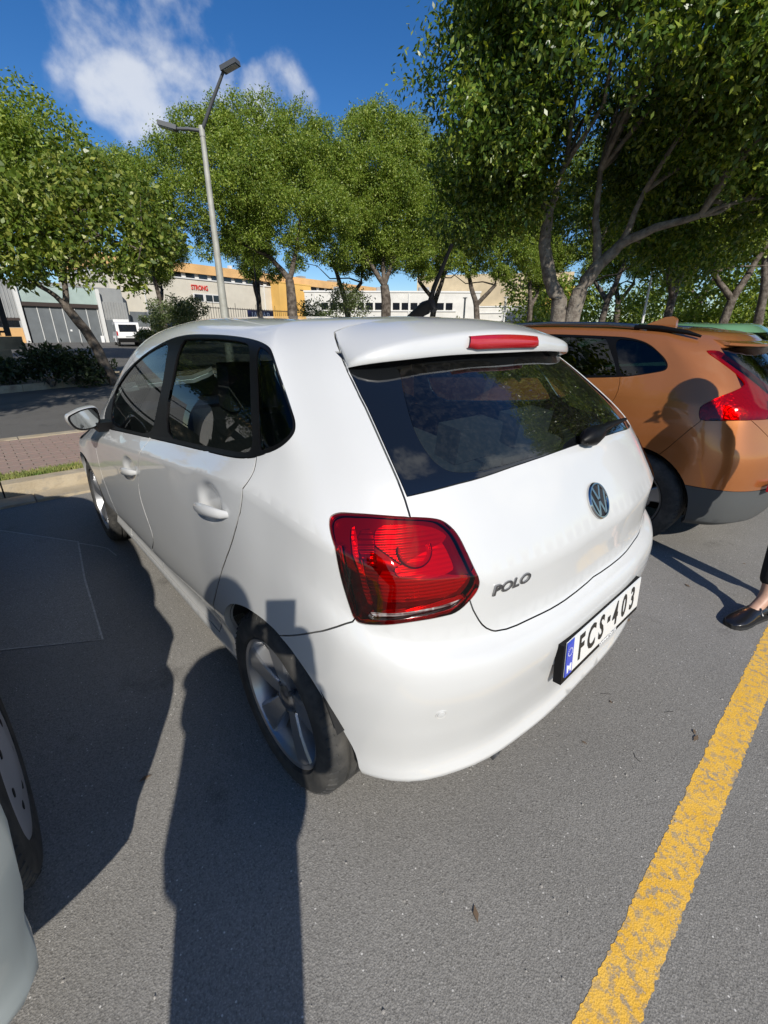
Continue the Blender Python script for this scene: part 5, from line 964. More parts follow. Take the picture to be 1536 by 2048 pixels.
# row of umbrella-crowned trees along the street
def street_tree(px_base, stems, clumps, label, seed, n=52000, L=.16, grp='street trees beyond the white car'):
    return make_tree('street_tree', label, px_base, stems, clumps, n, L, M_LEAF_MID, M_BARKD, seed, grp, branches=12, rb=.06, droop=.3)
def at(base, pts): return rel(base, pts)
b1 = (12.40,21.10,2.13); b1 = (b1[0], b1[1], .14)
s1 = at(b1, [(12.26,21.18,3.09), (12.22,21.21,4.02), (11.48,21.65,5.01), (10.46,22.19,5.51), (9.66,22.58,5.89), (12.61,20.97,5.38), (12.85,20.82,6.68), (12.80,19.65,5.24), (13.08,19.45,6.30)])
c1 = [(p[0],p[1],p[2],r) for p, r in zip(at(b1, [(6.93,23.66,7.83),(8.08,23.24,9.06),(6.46,22.76,6.66),(8.99,23.42,10.21),(9.96,22.43,10.18),(9.17,21.70,8.39),(7.67,22.33,7.14),(10.78,22.02,10.62),(12.18,21.81,10.73),(10.57,21.00,9.06),(11.97,20.78,9.30),(9.59,20.94,7.20),(10.93,20.23,7.10),(8.96,21.80,6.68),(13.63,21.50,10.80),(13.39,20.46,9.14),(12.83,20.23,7.41),(11.48,20.49,6.04),(13.37,19.86,6.40),(10.47,21.05,5.99),(14.92,20.59,8.44),(14.79,20.69,10.27),(8.48,22.55,6.15),(6.75,24.77,8.58),(14.67,19.53,6.73),(10.92,24.19,9.88),(13.19,22.96,9.03),(9.46,24.85,9.13),(12.59,20.98,5.82),(9.63,22.59,5.68),(8.74,22.98,5.21),(11.29,22.32,5.18),(13.61,20.31,5.41),(14.63,19.55,5.42),(13.21,18.75,7.01),(7.27,23.54,6.33),(7.72,23.91,5.63),(15.65,20.66,9.43),(10.01,20.17,7.86)]), [1.15,1.2,.9,.9,1.1,1.3,1.1,1.0,1.1,1.3,1.3,1.2,1.2,1.0,1.1,1.2,1.2,.9,.9,.9,1.1,1.0,.7,.8,.9,1.6,1.6,1.5,.7,.75,.6,.7,.75,.75,1.1,.9,.6,1.2,1.2])]
street_tree(b1, [([(0,0,-.1), s1[0], s1[1]], .30, .21), ([s1[1], s1[2], s1[3], s1[4]], .15, .05), ([s1[1], s1[5], s1[6]], .15, .06)], c1, 'wide street tree with arching trunk just right of the double-arm lamp', 81, 160000, .112)
b2 = (18.22,20.46,2.22); b2 = (b2[0], b2[1], .14)
s2 = at(b2, [(18.26,20.42,3.32), (18.18,20.50,4.11), (17.46,21.12,5.40), (17.04,21.47,6.64), (18.64,20.07,5.65), (18.84,19.88,7.12), (18.14,20.53,5.90), (18.12,20.55,7.60)])
c2 = [(p[0],p[1],p[2],r) for p, r in zip(at(b2, [(17.22,21.32,11.18),(18.03,20.63,11.81),(18.80,19.91,10.75),(17.16,20.06,9.59),(16.46,21.29,9.29),(18.13,19.18,8.73),(17.35,19.90,7.84),(16.32,20.77,7.15),(18.88,19.14,7.25),(17.88,20.09,6.31),(20.49,19.64,10.15),(19.66,19.06,5.89),(18.72,22.68,12.31),(20.36,19.05,8.16),(16.46,21.43,6.32),(21.15,18.92,6.79),(19.90,22.31,10.14),(20.59,20.97,12.07),(17.35,21.21,5.65),(18.85,19.87,5.40),(20.61,19.51,4.86),(16.75,22.34,5.20),(22.43,18.96,5.63)]), [1.1,1.0,1.2,1.3,1.1,1.3,1.2,1.1,1.2,.9,1.2,.9,1.1,1.2,.7,1.0,1.6,1.1,.7,.7,.65,.6,.7])]
street_tree(b2, [([(0,0,-.1), s2[0], s2[1]], .34, .25), ([s2[1], s2[2], s2[3]], .16, .07), ([s2[1], s2[4], s2[5]], .15, .07), ([s2[1], s2[6], s2[7]], .14, .06)], c2, 'street tree with swollen trunk directly above the white roof', 82, 120000, .118)
b3 = (25.19,18.70,2.32); b3 = (b3[0], b3[1], .14)
s3 = at(b3, [(25.03,18.92,3.24), (24.78,19.24,4.29), (24.47,19.63,5.89), (25.69,18.01,4.41), (25.80,17.86,5.83)])
c3 = [(p[0],p[1],p[2],r) for p, r in zip(at(b3, [(23.76,20.49,8.67),(24.72,19.32,9.14),(25.67,18.05,8.28),(23.64,19.07,7.11),(24.57,17.86,6.79),(23.62,20.65,6.77),(26.27,17.16,6.63),(24.29,19.05,5.54),(25.83,17.81,5.26),(23.98,21.75,5.47),(27.35,17.35,8.41),(25.64,19.77,10.68),(24.46,21.21,10.76),(27.66,16.84,5.90),(27.41,19.05,10.06)]), [1.2,1.3,1.3,1.2,1.2,1.1,1.2,.8,.8,.7,1.4,1.3,1.3,1.0,1.5])]
t3 = street_tree(b3, [([(0,0,-.1), s3[0], s3[1], s3[2]], .24, .10), ([s3[0], s3[3], s3[4]], .15, .08)], c3, 'slender forked street tree between the aerial and the ficus trunk', 83, 80000, .13)
# trees under and beyond the ficus: copies of the one above
def tree_copy(src, loc, rz, s, label):
    c = dup(src); c.location = loc; c.rotation_euler = (0,0,rz); c.scale = (s,s,s); c['label'] = label; return c
for px_, rz, s, lab in (((22.16,28.90,2.49), .7, 1.2, 'street tree filling the gap left of the swollen trunk'), ((28.26,25.96,2.54), 3.6, 1.25, 'street tree behind the aerial'), ((11.36,39.04,2.15), 2.0, 1.1, 'street tree behind the double-arm lamp'), ((19.10,37.99,2.23), 5.0, 1.25, 'farther street tree behind the arching trunk'), ((33.03,19.57,2.48), 1.1, 1.05, 'street tree whose thin stems stand against the beige building'), ((33.53,14.24,2.37), 2.3, 1.15, 'street tree left of the small far street lamp'), ((24.47,7.13,2.04), 4.0, .95, 'pale-stemmed tree right of the small far street lamp'), ((46.96,18.42,2.72), 5.2, 1.35, 'far street tree behind the small far street lamp'), ((22.12,4.34,1.94), 3.2, .85, 'tree with leaning pale stem above the orange car roof'), ((36.17,5.47,2.23), .4, 1.25, 'dark tree at the right edge behind the green car'), ((48.87,12.77,2.63), 2.9, 1.35, 'dark far tree between the pale-stemmed trees')):
    tree_copy(t3, (px_[0], px_[1], .05), rz, s, lab)
# low wooded mass far to the right, and more trees of the footpath row to the left
rs = np.random.RandomState(5); wc = []
for i in range(150):
    a = rad(rs.uniform(58, 112)); d = rs.uniform(44, 68); wc.append((cam.location.x+d*math.sin(a), cam.location.y+d*math.cos(a), rs.uniform(.6, 6.5), rs.uniform(1.6, 2.6)))
tag(leaf_cloud('far_woodland', wc, 60000, .42, M_LEAF_MID, None, 91), 'far belt of dark green trees closing the view at the right', 'woodland', kind='stuff')
ft3 = [o for o in COL.objects if o.get('label', '').startswith('ficus tree on the footpath left')][0]
for x_, y_, rz, lab in ((-5.6, 13.2, .5, 'ficus on the median just left of the picture'), (-9.5, 11.5, 3., 'second ficus on the median left of the picture'), (-16, 5.4, 2., 'next ficus of the footpath row further left'), (-27, 5.2, 4., 'last ficus of the footpath row far left'), (-12, 14.5, 1., 'ficus on the median far left'), (-9, 24, 2.6, 'ficus across the road left of the picture'), (-16, 27, 5., 'farther ficus across the road left of the picture')): tree_copy(ft3, (x_, y_, .1), rz, 1.05, lab)['group'] = 'ficus trees along the street'
# shrubs
def shrub(name, label, base, clumps, n, L, m, seed, cat='shrub', group=None, stems=5):
    t = empty(name, base); tag(t, label, cat, group); rs = np.random.RandomState(seed)
    for i in range(stems): c = clumps[rs.randint(len(clumps))]; limb('stem', wob((rs.normal(0,.06), rs.normal(0,.06), -.05), c[:3], 4, rs, .12), .022, .008, M_BARKD, t, 5)
    leaf_cloud('foliage', clumps, n, L, m, t, seed, droop=-.1, width=.4); return t
for i, (px_, h, lab) in enumerate((((-0.53,14.64,0.13), .75, 'dark oleander bush at the left picture edge'), ((0.30,14.23,0.13), .95, 'largest dark oleander bush on the median'), ((0.90,14.40,0.13), .80, 'dark oleander bush in the middle of the median row'), ((1.38,14.35,0.13), .75, 'dark oleander bush beside the leaning trunk'))):
    cl = crown_clumps((0,0,h*.55), (.55,.45,h*.42), 9, .28, 200+i)
    shrub('oleander_bush', lab, px_, cl, 900, .15, M_LEAF_DRK, 210+i, group='oleander bushes on the median')
for px_, top, w, lab in (((9.14,30.30,1.22), 4.4, 1.6, 'leafy young tree in front of the red letters'), ((8.62,33.60,1.72), 2.6, .9, 'bushy young tree right of the white van'), ((17.18,23.89,1.69), 3.9, 1.9, 'round pale-flowered bush above the white roof'), ((16.83,25.37,1.70), 2.6, 1.0, 'smaller bush beside the orange block'), ((25.11,20.44,1.71), 2.4, 1.0, 'bush behind the aerial'), ((24.48,14.37,1.65), 1.9, 1.0, 'low bush at the foot of the ficus')):
    z0 = far_z(20); cl = crown_clumps((0,0,top*.62-z0), (w,w,top*.36), 16, .55*w/1.3, sd_ := int(lab.__len__())*7)
    shrub('flowering_shrub', lab, (px_[0], px_[1], z0), cl, 7500, .17, M_LEAF_SHR, sd_, stems=6)
# ---------------------------------------------------------------- orange crossover hatchback
VNET = [[[0.0,-0.63,0.225],[0.302,-0.618,0.225],[0.563,-0.57,0.224],[0.727,-0.47,0.224],[0.806,-0.33,0.222],[0.85,-0.02,0.22],[0.83,0.5,0.2],[0.83,1.1,0.2],[0.83,1.75,0.2],[0.83,2.35,0.2],[0.83,2.9,0.2],[0.75,3.2,0.22],[0.45,3.4,0.22],[0.0,3.45,0.22]],[[0.0,-0.68,0.255],[0.313,-0.668,0.255],[0.583,-0.62,0.256],[0.753,-0.52,0.26],[0.835,-0.38,0.265],[0.875,-0.02,0.27],[0.86,0.5,0.25],[0.86,1.1,0.25],[0.86,1.75,0.25],[0.86,2.35,0.25],[0.85,2.9,0.26],[0.77,3.23,0.27],[0.46,3.43,0.27],[0.0,3.48,0.27]],[[0.0,-0.705,0.36],[0.319,-0.693,0.36],[0.593,-0.645,0.361],[0.766,-0.545,0.363],[0.85,-0.405,0.366],[0.89,-0.02,0.37],[0.875,0.5,0.35],[0.875,1.1,0.35],[0.875,1.75,0.35],[0.875,2.35,0.35],[0.87,2.9,0.36],[0.78,3.25,0.36],[0.47,3.45,0.36],[0.0,3.5,0.36]],[[0.0,-0.715,0.475],[0.322,-0.703,0.475],[0.6,-0.655,0.476],[0.774,-0.555,0.48],[0.859,-0.415,0.485],[0.898,-0.02,0.49],[0.89,0.5,0.46],[0.89,1.1,0.45],[0.89,1.75,0.45],[0.89,2.35,0.45],[0.88,2.9,0.47],[0.78,3.25,0.46],[0.47,3.45,0.46],[0.0,3.5,0.46]],[[0.0,-0.725,0.57],[0.324,-0.713,0.571],[0.603,-0.665,0.573],[0.778,-0.565,0.579],[0.864,-0.425,0.589],[0.902,-0.02,0.6],[0.9,0.5,0.59],[0.9,1.1,0.57],[0.9,1.75,0.56],[0.9,2.35,0.56],[0.885,2.9,0.57],[0.78,3.25,0.55],[0.47,3.45,0.55],[0.0,3.5,0.55]],[[0.0,-0.725,0.66],[0.324,-0.713,0.661],[0.603,-0.665,0.665],[0.778,-0.565,0.675],[0.864,-0.425,0.692],[0.902,-0.02,0.71],[0.9,0.5,0.71],[0.9,1.1,0.69],[0.9,1.75,0.68],[0.9,2.35,0.67],[0.88,2.9,0.66],[0.77,3.22,0.63],[0.46,3.42,0.63],[0.0,3.47,0.63]],[[0.0,-0.7,0.77],[0.322,-0.688,0.771],[0.6,-0.64,0.777],[0.774,-0.54,0.791],[0.859,-0.4,0.816],[0.9,-0.02,0.84],[0.895,0.5,0.83],[0.895,1.1,0.81],[0.895,1.75,0.79],[0.89,2.35,0.76],[0.865,2.9,0.73],[0.75,3.18,0.7],[0.45,3.38,0.7],[0.0,3.43,0.7]],[[0.0,-0.665,0.95],[0.313,-0.653,0.951],[0.583,-0.605,0.955],[0.753,-0.505,0.965],[0.835,-0.365,0.982],[0.868,-0.02,1.0],[0.87,0.5,0.985],[0.87,1.1,0.95],[0.87,1.75,0.92],[0.865,2.35,0.86],[0.83,2.9,0.8],[0.72,3.1,0.76],[0.43,3.3,0.76],[0.0,3.35,0.76]],[[0.0,-0.6,1.04],[0.297,-0.588,1.042],[0.553,-0.54,1.048],[0.714,-0.44,1.062],[0.792,-0.3,1.089],[0.815,-0.02,1.115],[0.82,0.5,1.09],[0.822,1.1,1.05],[0.822,1.75,1.01],[0.81,2.35,0.95],[0.77,2.9,0.84],[0.66,3.04,0.79],[0.4,3.22,0.79],[0.0,3.27,0.79]],[[0.0,-0.5,1.17],[0.275,-0.488,1.171],[0.513,-0.44,1.176],[0.662,-0.34,1.186],[0.734,-0.2,1.206],[0.755,0.0,1.225],[0.757,0.52,1.215],[0.757,1.1,1.195],[0.745,1.75,1.15],[0.73,2.35,1.03],[0.68,2.9,0.87],[0.58,3.0,0.82],[0.34,3.14,0.82],[0.0,3.18,0.82]],[[0.0,-0.37,1.3],[0.245,-0.358,1.301],[0.456,-0.31,1.304],[0.588,-0.21,1.314],[0.653,-0.07,1.329],[0.68,0.06,1.345],[0.683,0.56,1.37],[0.683,1.12,1.375],[0.665,1.75,1.32],[0.64,2.35,1.1],[0.58,2.9,0.885],[0.48,2.97,0.84],[0.28,3.08,0.84],[0.0,3.12,0.84]],[[0.0,-0.3,1.365],[0.211,-0.288,1.366],[0.392,-0.24,1.369],[0.506,-0.14,1.377],[0.562,0.0,1.391],[0.585,0.12,1.405],[0.585,0.6,1.43],[0.585,1.14,1.435],[0.565,1.75,1.38],[0.52,2.35,1.14],[0.45,2.9,0.895],[0.36,2.95,0.85],[0.2,3.04,0.85],[0.0,3.07,0.85]],[[0.0,-0.22,1.395],[0.115,-0.213,1.396],[0.214,-0.184,1.398],[0.277,-0.124,1.404],[0.307,-0.04,1.414],[0.31,0.14,1.425],[0.31,0.62,1.45],[0.31,1.15,1.458],[0.3,1.75,1.41],[0.26,2.35,1.165],[0.22,2.9,0.905],[0.18,2.94,0.86],[0.1,3.01,0.86],[0.0,3.03,0.86]],[[0.0,-0.17,1.405],[0.0,-0.165,1.406],[0.0,-0.146,1.408],[0.0,-0.106,1.412],[0.0,-0.05,1.421],[0.0,0.16,1.43],[0.0,0.64,1.458],[0.0,1.16,1.466],[0.0,1.75,1.42],[0.0,2.35,1.175],[0.0,2.9,0.91],[0.0,2.93,0.862],[0.0,3.0,0.862],[0.0,3.02,0.862]]]
VP = {"glass_quarter":[[1.425,1.1],[1.333,1.102],[1.256,1.087],[1.186,1.052],[1.138,1.011],[1.099,0.963],[1.08,0.926],[1.091,0.895],[1.152,0.871],[1.252,0.849],[1.343,0.835],[1.396,0.972]],"window_surround":[[1.341,0.827],[1.23,0.846],[1.131,0.873],[1.079,0.893],[1.068,0.931],[1.092,0.976],[1.144,1.023],[1.198,1.07],[1.267,1.103],[1.355,1.121],[1.431,1.121],[2.331,1.121],[2.965,1.11],[3.303,1.049],[3.426,0.952],[3.457,0.842],[2.842,0.831],[1.971,0.828]],"glass_rear":[[1.371,0.845],[2.395,0.845],[2.363,1.103],[1.481,1.103]],"glass_front":[[2.472,0.845],[3.334,0.856],[3.272,0.965],[3.027,1.057],[2.44,1.103]],"tail_light":[[0.734,1.067],[0.69,1.078],[0.643,1.076],[0.614,1.029],[0.571,0.981],[0.521,0.928],[0.458,0.873],[0.398,0.823],[0.493,0.786],[0.503,0.686],[0.543,0.686],[0.665,0.679],[0.805,0.655],[0.879,0.641],[0.888,0.661],[0.89,0.682],[0.885,0.713],[0.843,0.742],[0.745,0.802],[0.642,0.861],[0.618,0.878],[0.625,0.912],[0.681,0.991]],"arch_rear":[[1.474,0.018],[1.479,0.052],[1.483,0.082],[1.486,0.111],[1.486,0.14],[1.484,0.168],[1.48,0.195],[1.473,0.222],[1.465,0.247],[1.454,0.271],[1.441,0.292],[1.426,0.311],[1.408,0.33],[1.39,0.348],[1.369,0.365],[1.347,0.38],[1.324,0.395],[1.3,0.409],[1.276,0.421],[1.251,0.431],[1.226,0.44],[1.201,0.447],[1.176,0.452],[1.152,0.455],[1.128,0.457],[1.105,0.457],[1.084,0.454],[1.064,0.45],[1.044,0.444],[1.026,0.436],[1.008,0.425],[0.992,0.413],[0.975,0.399],[0.96,0.383],[0.945,0.365],[0.931,0.346],[0.918,0.325],[0.905,0.303],[0.893,0.279],[0.882,0.256],[0.873,0.232],[0.865,0.207],[0.859,0.182],[0.853,0.156],[0.847,0.128],[0.842,0.1],[0.837,0.071],[0.821,0.037],[0.791,-0.05],[1.504,-0.05]],"arch_front":[[4.1,0.015],[4.101,0.044],[4.102,0.074],[4.103,0.103],[4.102,0.133],[4.1,0.163],[4.097,0.191],[4.094,0.219],[4.089,0.246],[4.082,0.273],[4.074,0.299],[4.065,0.324],[4.054,0.348],[4.042,0.371],[4.027,0.392],[4.011,0.411],[3.993,0.428],[3.973,0.444],[3.95,0.458],[3.926,0.47],[3.9,0.48],[3.872,0.489],[3.844,0.495],[3.814,0.498],[3.784,0.499],[3.753,0.497],[3.722,0.493],[3.692,0.486],[3.661,0.478],[3.631,0.467],[3.602,0.456],[3.575,0.443],[3.548,0.429],[3.523,0.414],[3.501,0.397],[3.48,0.379],[3.461,0.359],[3.445,0.338],[3.43,0.315],[3.417,0.291],[3.407,0.265],[3.399,0.236],[3.392,0.205],[3.388,0.174],[3.387,0.144],[3.387,0.116],[3.39,0.088],[3.395,0.059],[3.403,0.025],[3.373,-0.05],[4.13,-0.05]],"cladding":[[-0.02,-0.05],[-0.02,0.272],[0.264,0.272],[0.496,0.272],[0.668,0.274],[0.817,0.277],[1.112,0.282],[1.622,0.184],[2.203,0.162],[3.457,0.162],[4.026,0.272],[4.263,0.272],[4.926,0.272],[4.926,-0.05]],"bumper_rear":[[-0.02,-0.05],[-0.02,0.58],[0.264,0.58],[0.496,0.587],[0.665,0.689],[0.879,0.651],[0.879,0.641],[0.923,0.584],[0.971,0.515],[1.01,0.45],[1.038,0.404],[1.058,0.304],[1.038,-0.05]],"rear_glass":[[-0.02,0.842],[0.496,0.842],[0.651,0.856],[0.625,1.103],[0.496,1.124],[-0.02,1.129]],"door_rear":[[1.345,0.83],[1.332,0.797],[1.318,0.746],[1.319,0.71],[1.33,0.678],[1.43,0.622],[1.55,0.475],[1.66,0.375],[1.71,0.272],[1.71,0.173],[2.395,0.173],[2.395,0.965],[1.345,0.965]],"door_front":[[2.395,0.173],[2.395,0.965],[3.426,0.965],[3.426,0.722],[3.365,0.475],[3.272,0.272],[3.242,0.173]],"windshield":[[2.873,1.163],[2.81,1.43],[2.778,1.693],[3.514,1.693],[3.514,1.43],[3.485,1.152],[3.149,1.129]],"hood":[[3.571,1.693],[3.571,1.23],[3.599,0.965],[4.026,0.924],[4.263,0.883],[4.926,0.869],[4.926,1.693]]}
VS = Surf(VNET, {1:.7, 3:.3, 6:.3, 7:.6, 8:.4})
for k in ('window_surround', 'glass_quarter', 'tail_light', 'windshield'): VP[k] = chaikin(VP[k], 2 if k != 'tail_light' else 1).tolist()
VO = ['arch_rear', 'arch_front', 'tail_light', 'rear_glass', 'glass_quarter', 'glass_rear', 'glass_front', 'window_surround', 'windshield', 'hood', 'cladding', 'bumper_rear', 'door_front', 'door_rear']
VK = Skin(VS, {k: VP[k] for k in VO}, VO, extra_v=[VS.v[1], VS.v[7]])
volvo = empty('orange_hatchback', (2.80, 0, 0)); tag(volvo, 'copper-orange hatchback with grey lower cladding and roof rails beside the white car', 'car')
M_CLAD = mat('grey_cladding_plastic', (.075,.08,.082), .65, fn=lambda t, b: bump(t, b, 400, .15, .002, 2))
VB = VK.build
VB('body_shell', VK.tri('body'), M_ORANGE, volvo, 'both', .0018, .03)
lining(VK, volvo, ('bumper_rear', 'door_front', 'door_rear', 'hood', 'cladding'), vbelt=VS.v[8])
VB('bumper', VK.tri('bumper_rear'), M_ORANGE, volvo, 'both', .0018, .015); VB('cladding', VK.tri('cladding'), M_CLAD, volvo, 'both', .0015, .03, .004)
VB('bonnet', VK.tri('hood'), M_ORANGE, volvo, 'both', .002, .015); VB('windscreen', VK.tri('windshield'), M_GLASS, volvo, 'both', .001, .004, -.003)
VB('rear_window', VK.tri('rear_glass'), M_DARKGLASS, volvo, 'both', .002, .01, -.003)
VB('door', VK.tri('door_rear'), M_ORANGE, volvo, 'pair', .002, .014); VB('door', VK.tri('door_front'), M_ORANGE, volvo, 'pair', .002, .014)
VB('window_surround', VK.tri('window_surround'), M_TRIM, volvo, 'pair', .0005, .012, -.001)
for g in ('glass_quarter', 'glass_rear', 'glass_front'): VB('side_window', VK.tri(g), M_DARKGLASS, volvo, 'pair', 0, .006, -.005, nflat=.96)
M_VTAIL = mat('crossover_tail_housing', (.42,.10,.10), .3, metal=.3, coat=.6, fn=lambda t, b: bump(t, b, 60, .5, .01, 1))
for mir in (False, True):
    l = VB('tail_light', VK.tri('tail_light'), M_REDLENS, volvo, 'right' if mir else 'left', .0012, .02, .003)
    patch(VS, 'lamp_housing', VP['tail_light'], M_VTAIL, l, -.03, .03, mir)
ky = lambda y, x, dz=0: (x, y, float(np.interp(y, [-.3,-.1,.14,.64,1.16,1.75], [1.37,1.39,1.41,1.432,1.438,1.39]))+dz)
for sg in (-1, 1):
    rr = MB().tube([ky(.18, sg*.60, -.01), ky(.24, sg*.60, .012), ky(.45, sg*.60, .022), ky(.9, sg*.60, .022), ky(1.4, sg*.59, .022), ky(1.62, sg*.585, .012), ky(1.7, sg*.58, -.02)], [.016,.018,.016,.015,.016,.018,.014], 10).build('roof_rail', M_DCHROME, volvo, smooth=60)
    MB().tube([ky(.26, sg*.60, .010), ky(.10, sg*.602, .008), ky(-.06, sg*.60, -.004), ky(-.14, sg*.595, -.02)], [.020,.019,.014,.008], 10).build('rail_foot', M_TRIM, rr, smooth=60)
m = MB(); fz = 1.445
m.prism([(.44,fz-.012),(.36,fz+.018),(.27,fz+.055),(.215,fz+.06),(.19,fz+.04),(.185,fz-.02)], 0, -.022, .022); m.build('shark_fin', M_ORANGE, volvo, bevel=.014, smooth=60, seg=3)
# roof spoiler lip over the rear glass
g0 = VS.ev([(u, VS.v[10]+.06) for u in (0,.2,.4,.55,.64)]); V = []
for p in np.concatenate([g0[::-1]*np.array([-1,1,1.]), g0[1:]]): V += [(p[0], p[1]+.10, p[2]+.012), (p[0], p[1]-.03, p[2]-.004), (p[0], p[1]-.10, p[2]-.020), (p[0], p[1]-.095, p[2]-.034), (p[0], p[1]-.02, p[2]-.035)]
so = raw_mesh('spoiler', V, [(i*5+j, (i+1)*5+j, (i+1)*5+j+1, i*5+j+1) for i in range(8) for j in range(4)]+[(0,1,2,3,4),(44,43,42,41,40)], M_ORANGE, volvo); bm = bmesh.new(); bm.from_mesh(so.data); bmesh.ops.recalc_face_normals(bm, faces=bm.faces[:]); bm.to_mesh(so.data); bm.free(); auto_smooth(so.data, 50)
rf = VS.ev([(.62, VS.v[3]+.01)])[0]
for sg in (1, -1): MB().box((-.11,-.012,-.022), (.11,.012,.022)).build('reflector', M_REDLAMP, volvo, bevel=.006).matrix_local = Matrix.Translation((sg*-.50, -.716, .50)) @ Matrix.Rotation(sg*-.16, 4, 'Z')
MB().box((-.26,-.012,-.055), (.26,.006,.055)).build('number_plate', M_PLATE, volvo, bevel=.003).location = (0, -.712, .80)
interior(volvo, 1.03); arch_liners(volvo, (0, 2.647), .372, .90)
for y in (0, 2.647):
    for sg in (-1, 1): wheel(volvo, (sg*.785, y, .325), .325, .215, .222, 'dark', sg > 0)
# ---------------------------------------------------------------- grey car at the left, green car beyond: plainer bodies on the small-car skin
def plain_car(name, label, loc, scale, paint, glass, style, R, wx=.735):
    t = empty(name, loc); tag(t, label, 'car'); b = PK.build; k = dict(scale=scale)
    b('body_shell', PK.tri('body', 'tailgate', 'grille'), paint, t, 'both', .0018, .03, **k); b('bumper', PK.tri('bumper_rear'), paint, t, 'both', .0018, .03, **k); b('front_bumper', PK.tri('bumper_front'), paint, t, 'both', .0018, .02, **k); b('bonnet', PK.tri('hood'), paint, t, 'both', .002, .015, **k)
    for nm in ('front', 'rear'): b('door', PK.tri('door_'+nm), paint, t, 'pair', .002, .014, **k)
    b('window_surround', PK.tri('window_surround'), M_TRIM, t, 'pair', .0005, .012, -.001, **k)
    for g in ('glass_front', 'glass_rear', 'glass_quarter'): b('side_window', PK.tri(g), glass, t, 'pair', 0, .006, -.006, **k)
    b('windscreen', PK.tri('windshield'), glass, t, 'both', .001, .004, -.003, **k); b('rear_window', PK.tri('rear_clear', 'rear_glass'), glass, t, 'both', .001, .01, -.003, **k)
    b('tail_light', PK.tri('tail_light', 'tl_clear'), M_REDDEEP, t, 'pair', .0012, .014, .002, **k); b('headlight', PK.tri('headlight'), M_SILVER, t, 'pair', .001, .01, **k)
    T = PK.tri('body', 'tailgate', 'bumper_rear', 'bumper_front', 'door_front', 'door_rear', 'hood'); c = PK.uv[T].mean(1)
    b('inner_panel', T, M_SEAM, t, 'both', 0, 0, -.022, **k)
    for x in (-.36, .36):
        soft_box('front_seat', (x, 1.15, .55*scale[2]), (.24,.25,.30), M_SEAT, t, .08); soft_box('headrest', (x, .92, 1.12*scale[2]), (.12,.05,.09), M_SEAT, t, .035)
    soft_box('rear_bench', (0, .15, .60*scale[2]), (.58,.22,.28), M_SEAT, t, .08); box_part('underbody', (-.60,-.30,.20), (.60,2.9,.27), M_WELL, t)
    arch_liners(t, (-.01, 2.47*scale[1]), .352, .835*scale[0])
    for y in (-.005, 2.47*scale[1]):
        for sg in (-1, 1): wheel(t, (sg*wx*scale[0], y, R), R, .195, .205, style, sg > 0)
    return t
plain_car('grey_car', 'pale grey car cropped at the lower left edge with silver wheel cover', (-2.262, .30, 0), (.985, .92, 1.01, .20), M_GREYP, M_GLASS, 'cover', .305, .728)
plain_car('green_car', 'mint green car of which only the roof shows behind the orange car', (6.05, .25, 0), (1.02, 1.05, 1.055), M_GREEN, M_DARKGLASS, 'five', .30)
# ---------------------------------------------------------------- people
M_SKIN = mat('skin', (.46,.27,.19), .5, fn=lambda t, b: noise_col(t, b, (.43,.25,.175), (.50,.30,.215), 30, 4)); M_HAIR = mat('dark_hair', (.025,.018,.014), .45)
M_TROUSER = mat('black_trousers', (.010,.010,.011), .85, fn=lambda t, b: bump(t, b, 25, .3, .02, 3)); M_JACKET = mat('dark_jacket', (.03,.03,.04), .85, fn=lambda t, b: bump(t, b, 18, .35, .03, 3)); M_SHOE = mat('black_leather', (.010,.010,.011), .28, coat=.6, fn=lambda t, b: bump(t, b, 160, .25, .003, 2)); M_SOLE = mat('shoe_sole', (.02,.02,.02), .8)
M_PHONE = mat('phone_case', (.02,.02,.024), .3, coat=.4)
def skin_mesh(name, pts, edges, m, parent, sub=2, root=0):
    me = bpy.data.meshes.new(name); me.from_pydata([p[0] for p in pts], edges, []); o = bpy.data.objects.new(name, me); COL.objects.link(o)
    md = o.modifiers.new('skin', 'SKIN'); md.use_smooth_shade = True
    for i, v in enumerate(me.skin_vertices[0].data): r = pts[i][1]; v.radius = r if hasattr(r, '__len__') else (r, r); v.use_root = i == root
    sb = o.modifiers.new('sub', 'SUBSURF'); sb.levels = sub; sb.render_levels = sub
    bpy.context.view_layer.update(); nm = bpy.data.meshes.new_from_object(o.evaluated_get(bpy.context.evaluated_depsgraph_get())); bpy.data.objects.remove(o); nm.name = name; nm.materials.clear(); nm.shade_smooth()
    return link_mesh(name, nm, m, parent)
def chain(pts): return [(i, i+1) for i in range(len(pts)-1)]
